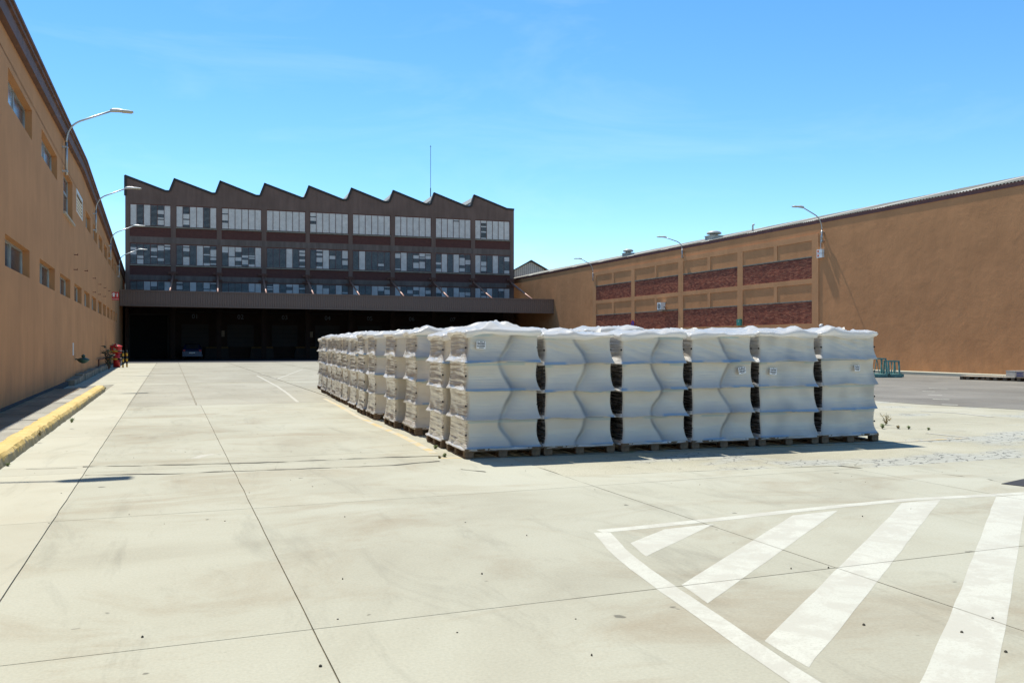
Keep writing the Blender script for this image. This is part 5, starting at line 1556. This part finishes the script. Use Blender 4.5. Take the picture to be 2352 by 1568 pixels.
def cap_mesh(sd):
    n = 46
    mb = MB(); rr = random.Random(int(sd * 31 + 5))
    pk = [(rr.uniform(-.85, .85), rr.uniform(-.9, .9), rr.uniform(.03, .06), rr.uniform(.2, .5), rr.uniform(0, 3.14)) for _ in range(3)]
    for i in range(n + 1):
        for j in range(n + 1):
            a = i / n * 2 - 1; b_ = j / n * 2 - 1
            m = max(abs(a), abs(b_)); q = 0.86
            if m <= q: x, y, dr = a / q, b_ / q, 0
            else: x, y, dr = a / m, b_ / m, (m - q) / (1 - q)
            fl = 0.012 + 0.022 * math.sin(min(1, dr * 1.2) * 3.14) + .008 * nz(x * 3, y * 3, sd)
            X = x * (HW + .018 + (fl if dr > 0 else .012 * m)); Y = y * (HD + .018 + (fl if dr > 0 else .012 * m))
            h = (0.105 if int(sd) in (0, 4) else 0.07) * (1 - m ** 2.4) + 0.014 * max(0, 1 - abs(nz(x * 1.8, y * 1.8, sd * 3)) * 4.0) + 0.005 * nz(x * 6, y * 6, sd) + .035 * nz(x * 1.1, y * 1.1, sd * 5)
            for (px, py, ph, pr, an) in pk:
                dx, dy = x - px, y - py
                ca, sa = math.cos(an), math.sin(an)
                e1 = abs(dx * ca + dy * sa) / pr; e2 = abs(-dx * sa + dy * ca) / (pr * 2.0)
                h += ph * max(0, 1 - e1 - e2 * .8)
            for (px, py, ph, pr, an) in pk:
                h += .035 * max(0, 1 - math.hypot(x + py * .9, y - px * .8) / .09)
            h = max(h, -.005)
            skirt = 0.035 + 0.06 * (nz(x * 1.6, y * 1.6, sd * 2 + 4) + .1)
            Z = TOP + 0.012 + h * (1 - dr) - dr * max(.02, skirt)
            mb.v.append((X + lean_x(TOP, sd), Y + lean_y(TOP, sd), Z))
    for i in range(n):
        for j in range(n):
            mb.f.append((i * (n + 1) + j, (i + 1) * (n + 1) + j, (i + 1) * (n + 1) + j + 1, i * (n + 1) + j + 1)); mb.m.append(0)
    return mb.mesh('film_cap', [m_film_top], True)
def pallet_parts():
    W, Dp = 0.52, 0.51
    out = {}
    b = MB()
    for k in range(3):
        y = (-1, 0, 1)[k] * (Dp - .05); b.box(-W, W, y - .05, y + .05, .087, .103)
    out['frame'] = b.mesh('pallet', m_wood)
    b = MB(); b.box(-.06, .06, -.05, .05, .017, .086); out['block'] = b.mesh('block', m_wood)
    b = MB(); b.box(-.055, .055, -Dp, Dp, .104, .122); out['deck'] = b.mesh('deck_board', m_wood)
    b = MB(); b.box(-.05, .05, -Dp, Dp, 0, .016); out['bottom'] = b.mesh('bottom_board', m_wood)
    return out
PP_ = pallet_parts()
variants = [(i, [layer_mesh(i + .37, L) for L in range(NL)], cap_mesh(i + .37)) for i in range(6)]
# slip sheet flap at the pallet level
def foot_mesh(sd):
    b = MB(); n = 60
    for k in range(n):
        a = 2 * math.pi * k / n; c, s = math.cos(a), math.sin(a); m = max(abs(c), abs(s))
        x, y = c / m, s / m
        o_ = .04 + .02 * nz(x * 3, y * 3, sd)
        b.v += [(x * (HW - .02), y * (HD - .02), PH + .012), (x * (HW + .015 + o_), y * (HD + .015 + o_), PH - .0 + .006 * nz(x * 5, y * 5, sd)), (x * (HW + .018 + o_), y * (HD + .018 + o_), PH - .022 + .012 * nz(x * 5, y * 5, sd + 3))]
    for k in range(n):
        k2 = (k + 1) % n
        for q in range(2):
            b.f.append((3 * k + q, 3 * k + q + 1, 3 * k2 + q + 1, 3 * k2 + q)); b.m.append(0)
    return b.mesh('foot_flap', m_film_lip, True)
foots = [foot_mesh(i) for i in range(3)]
clip_b = MB()
for zz in (.3, .68, 1.07, 1.44):
    for (x, y) in ((-1, -1), (1, -1)):
        clip_b.lathe([(.004, -.014), (.013, -.006), (.013, .006), (.004, .014)], (x * (HW + .012), y * (HD - .01), zz), 7)
clip_me = clip_b.mesh('edge_clips', m_black)

SV = vpdir(500); SVR = Vector((SV.y, -SV.x, 0))      # along depth, along the front
sang = -math.atan2(SV.x, SV.y)
fr_x = [1068, 1250, 1428, 1590, 1744, 1889]
front = [gp(x, 1054 - .0434 * (x - 1068)) for x in fr_x]
left_c = [(1068, 1054), (1014.5, 1030), (954, 1000.4), (907, 983.4), (860, 964.3), (834.6, 953), (815, 940.5), (795.5, 930), (783, 923.5), (771.5, 917.5), (759, 910.5), (747, 904.5), (736.5, 895)]
lefts = [gp(*c) for c in left_c]
lefts_d = [(p - lefts[0]) for p in lefts]
def sticker(parent, x, z, w, h, rot, sd, L):
    """barcode paper sticker on the front of a stack"""
    s = bpy.data.objects.new('label_sticker', None)
    b = MB(); b.quad((-w / 2, 0, -h / 2), (w / 2, 0, -h / 2), (w / 2, 0, h / 2), (-w / 2, 0, h / 2))
    y = -(HD + .052)
    o = b.build('label_sticker', m_paper, parent, mat=Matrix.Translation((x, y, z)) @ Matrix.Rotation(rot, 4, 'Y'))
    rr = random.Random(int(sd * 100) + 3)
    b = MB()
    for (z0, z1_) in ((h * .08, h * .30), (-h * .24, -h * .02)):
        xx = -w * .40
        while xx < w * .40:
            bw = rr.choice((.002, .003, .005)); b.quad((xx, -.001, z0), (xx + bw, -.001, z0), (xx + bw, -.001, z1_), (xx, -.001, z1_)); xx += bw + rr.choice((.002, .003))
    for (z0, hh, xa, xb) in ((h * .38, .006, -.4, -.28), (h * .38, .008, -.12, .08), (h * .38, .006, .12, .2), (h * .38, .008, .3, .42), (-h * .38, .007, -.22, .28)):
        b.quad((w * xa, -.001, z0), (w * xb, -.001, z0), (w * xb, -.001, z0 + hh), (w * xa, -.001, z0 + hh))
    b.build('barcode', m_ink, o)
front_labels = ['nearest front left corner stack of white wrapped goods, barcode sticker on its top layer',
                'white wrapped stack in the front row, right of the corner stack',
                'third front row stack from the left, blue tape along its foot',
                'front row stack with blue tape on its top edge and a tilted barcode sticker',
                'white wrapped stack in the front row with rounded bulging top, second from the right end',
                'white wrapped stack at the right end of the front row, its side toward the asphalt']
ordw = ['', 'second', 'third', 'fourth', 'fifth', 'sixth', 'seventh', 'eighth', 'ninth', 'tenth', 'eleventh', 'twelfth']
def left_label(i):
    if i == 12: return 'farthest wrapped stack of the left side, standing a little apart on its own pallet'
    return f'wrapped stack on the left side of the block, {ordw[i]} back from the front corner'
def make_stack(j, i, pos, full):
    var = (j + i * 5 + (i * i) % 3) % 6 if i > 0 else [0, 1, 2, 3, 4, 5][j]
    if i == 0: lab = front_labels[j]
    elif j == 0: lab = left_label(i)
    elif j == 5: lab = f'wrapped stack on the right side of the block, {ordw[i]} back from the front'
    elif i == 1: lab = 'wrapped stack glimpsed through the gap right of the ' + ['', 'nearest corner stack', 'second front row stack', 'third front row stack', 'fourth front row stack'][j]
    else: lab = 'white wrapped stack inside the block, hidden behind its neighbours'
    rot = sang + random.uniform(-.012, .012)
    M0 = Matrix.Translation(pos) @ Matrix.Rotation(rot, 4, 'Z') @ Matrix.Translation((.52, .51, 0)) @ Matrix.Rotation(random.uniform(-.006, .006), 4, 'Y') @ Matrix.Diagonal((1, 1, random.uniform(.975, 1.02) if j + i else 1.0, 1))
    t = thing('wrapped_pallet_stack', lab, 'wrapped pallet', M0, 'white wrapped pallet stacks in the yard')
    _, lays, cap = variants[var]
    for li, me in enumerate(lays):
        o = place('wrapped_layer', me, t)
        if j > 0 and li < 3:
            o.material_slots[1].link = 'OBJECT'; o.material_slots[1].material = m_film_gap_shade
    place('film_cap', cap, t)
    place('foot_flap', foots[var % 3], t)
    o = place('pallet', PP_['frame'], t)
    if full:
        c_ = place('edge_clips', clip_me, t); c_['kind'] = 'stuff'
    for x in (-.46, 0, .46):
        for y in (-.45, 0, .45):
            place('block', PP_['block'], o, Matrix.Translation((x, y, 0)))
        place('bottom_board', PP_['bottom'], o, Matrix.Translation((x, 0, 0)))
    if full:
        for k in range(7): place('deck_board', PP_['deck'], o, Matrix.Translation((-.46 + .92 * k / 6, 0, 0)))
    return t
def film_flap(parent, x, y, w, h, an, sd):
    b = MB(); n = 10
    for i in range(n + 1):
        for k in range(6):
            u = i / n * 2 - 1; v = k / 5
            top = max(0.03, (1 - abs(u) ** 1.4) * (1 + .35 * nz(u * 2, sd, 4)))
            px_ = u * w * (1 - .15 * v); pz_ = v * h * top
            py_ = .05 * nz(u * 2.0, v * 1.5, sd) + .05 * v * v * math.sin(u * 3 + sd)
            b.v.append((px_, py_, pz_))
    for i in range(n):
        for k in range(5): b.f.append((i * 6 + k, (i + 1) * 6 + k, (i + 1) * 6 + k + 1, i * 6 + k + 1)); b.m.append(0)
    b.build('loose_film', m_film_top, parent, True, Matrix.Translation((x, y, TOP + .005)) @ Matrix.Rotation(an, 4, 'Z'))
flaps = {(1, 0): [(-.05, .1, .2, .12, .1), (.42, -.2, .09, .13, .5)], (0, 1): [(.1, 0, .15, .10, .3)], (1, 1): [(-.3, .1, .12, .12, .2)], (3, 0): [(-.15, .1, .22, .12, -.2), (.2, .2, .1, .09, .4)], (4, 0): [(.3, -.1, .12, .13, .1)],
         (0, 3): [(0, 0, .25, .14, .2)], (0, 4): [(.05, .1, .2, .13, -.3)], (5, 0): [(.05, 0, .14, .10, .3), (.3, .05, .1, .11, -.3)], (0, 7): [(0, 0, .3, .15, .2)], (2, 0): [(.35, 0, .12, .08, .2)], (0, 10): [(0, 0, .3, .16, .1)], (2, 1): [(.35, .1, .15, .13, .1)], (3, 1): [(.3, .1, .15, .12, .1)]}
for i in range(13):
    for j in range(6):
        if i == 12 and j > 0: continue
        if not (i <= 2 or j <= 1 or (j == 5 and i <= 4)): continue
        if i >= 3 and j == 1 and i > 11: continue
        pos = front[j] + lefts_d[i] + (Vector((0, 0, 0)) if (i == 0 or j == 0) else Vector((random.uniform(-.05, .05), random.uniform(-.05, .05), 0)))
        if j == 5 and i > 0: pos += Vector((.08, .05 * i, 0))
        t = make_stack(j, i, Vector((pos.x, pos.y, 0.001)), i == 0 or j == 0)
        for q, fl_ in enumerate(flaps.get((j, i), [])): film_flap(t, *fl_, j * 3.3 + i + q)
        if i == 0:
            if j == 0: sticker(t, -.30, 1.475, .125, .10, 0.03, 0, 3)
            if j == 3: sticker(t, .30, 1.12, .12, .10, -.18, 3, 2)
            if j == 4: sticker(t, -.28, 1.10, .12, .10, .06, 4, 2)
            if j == 5: sticker(t, .12, 1.12, .10, .09, -.05, 5, 2)
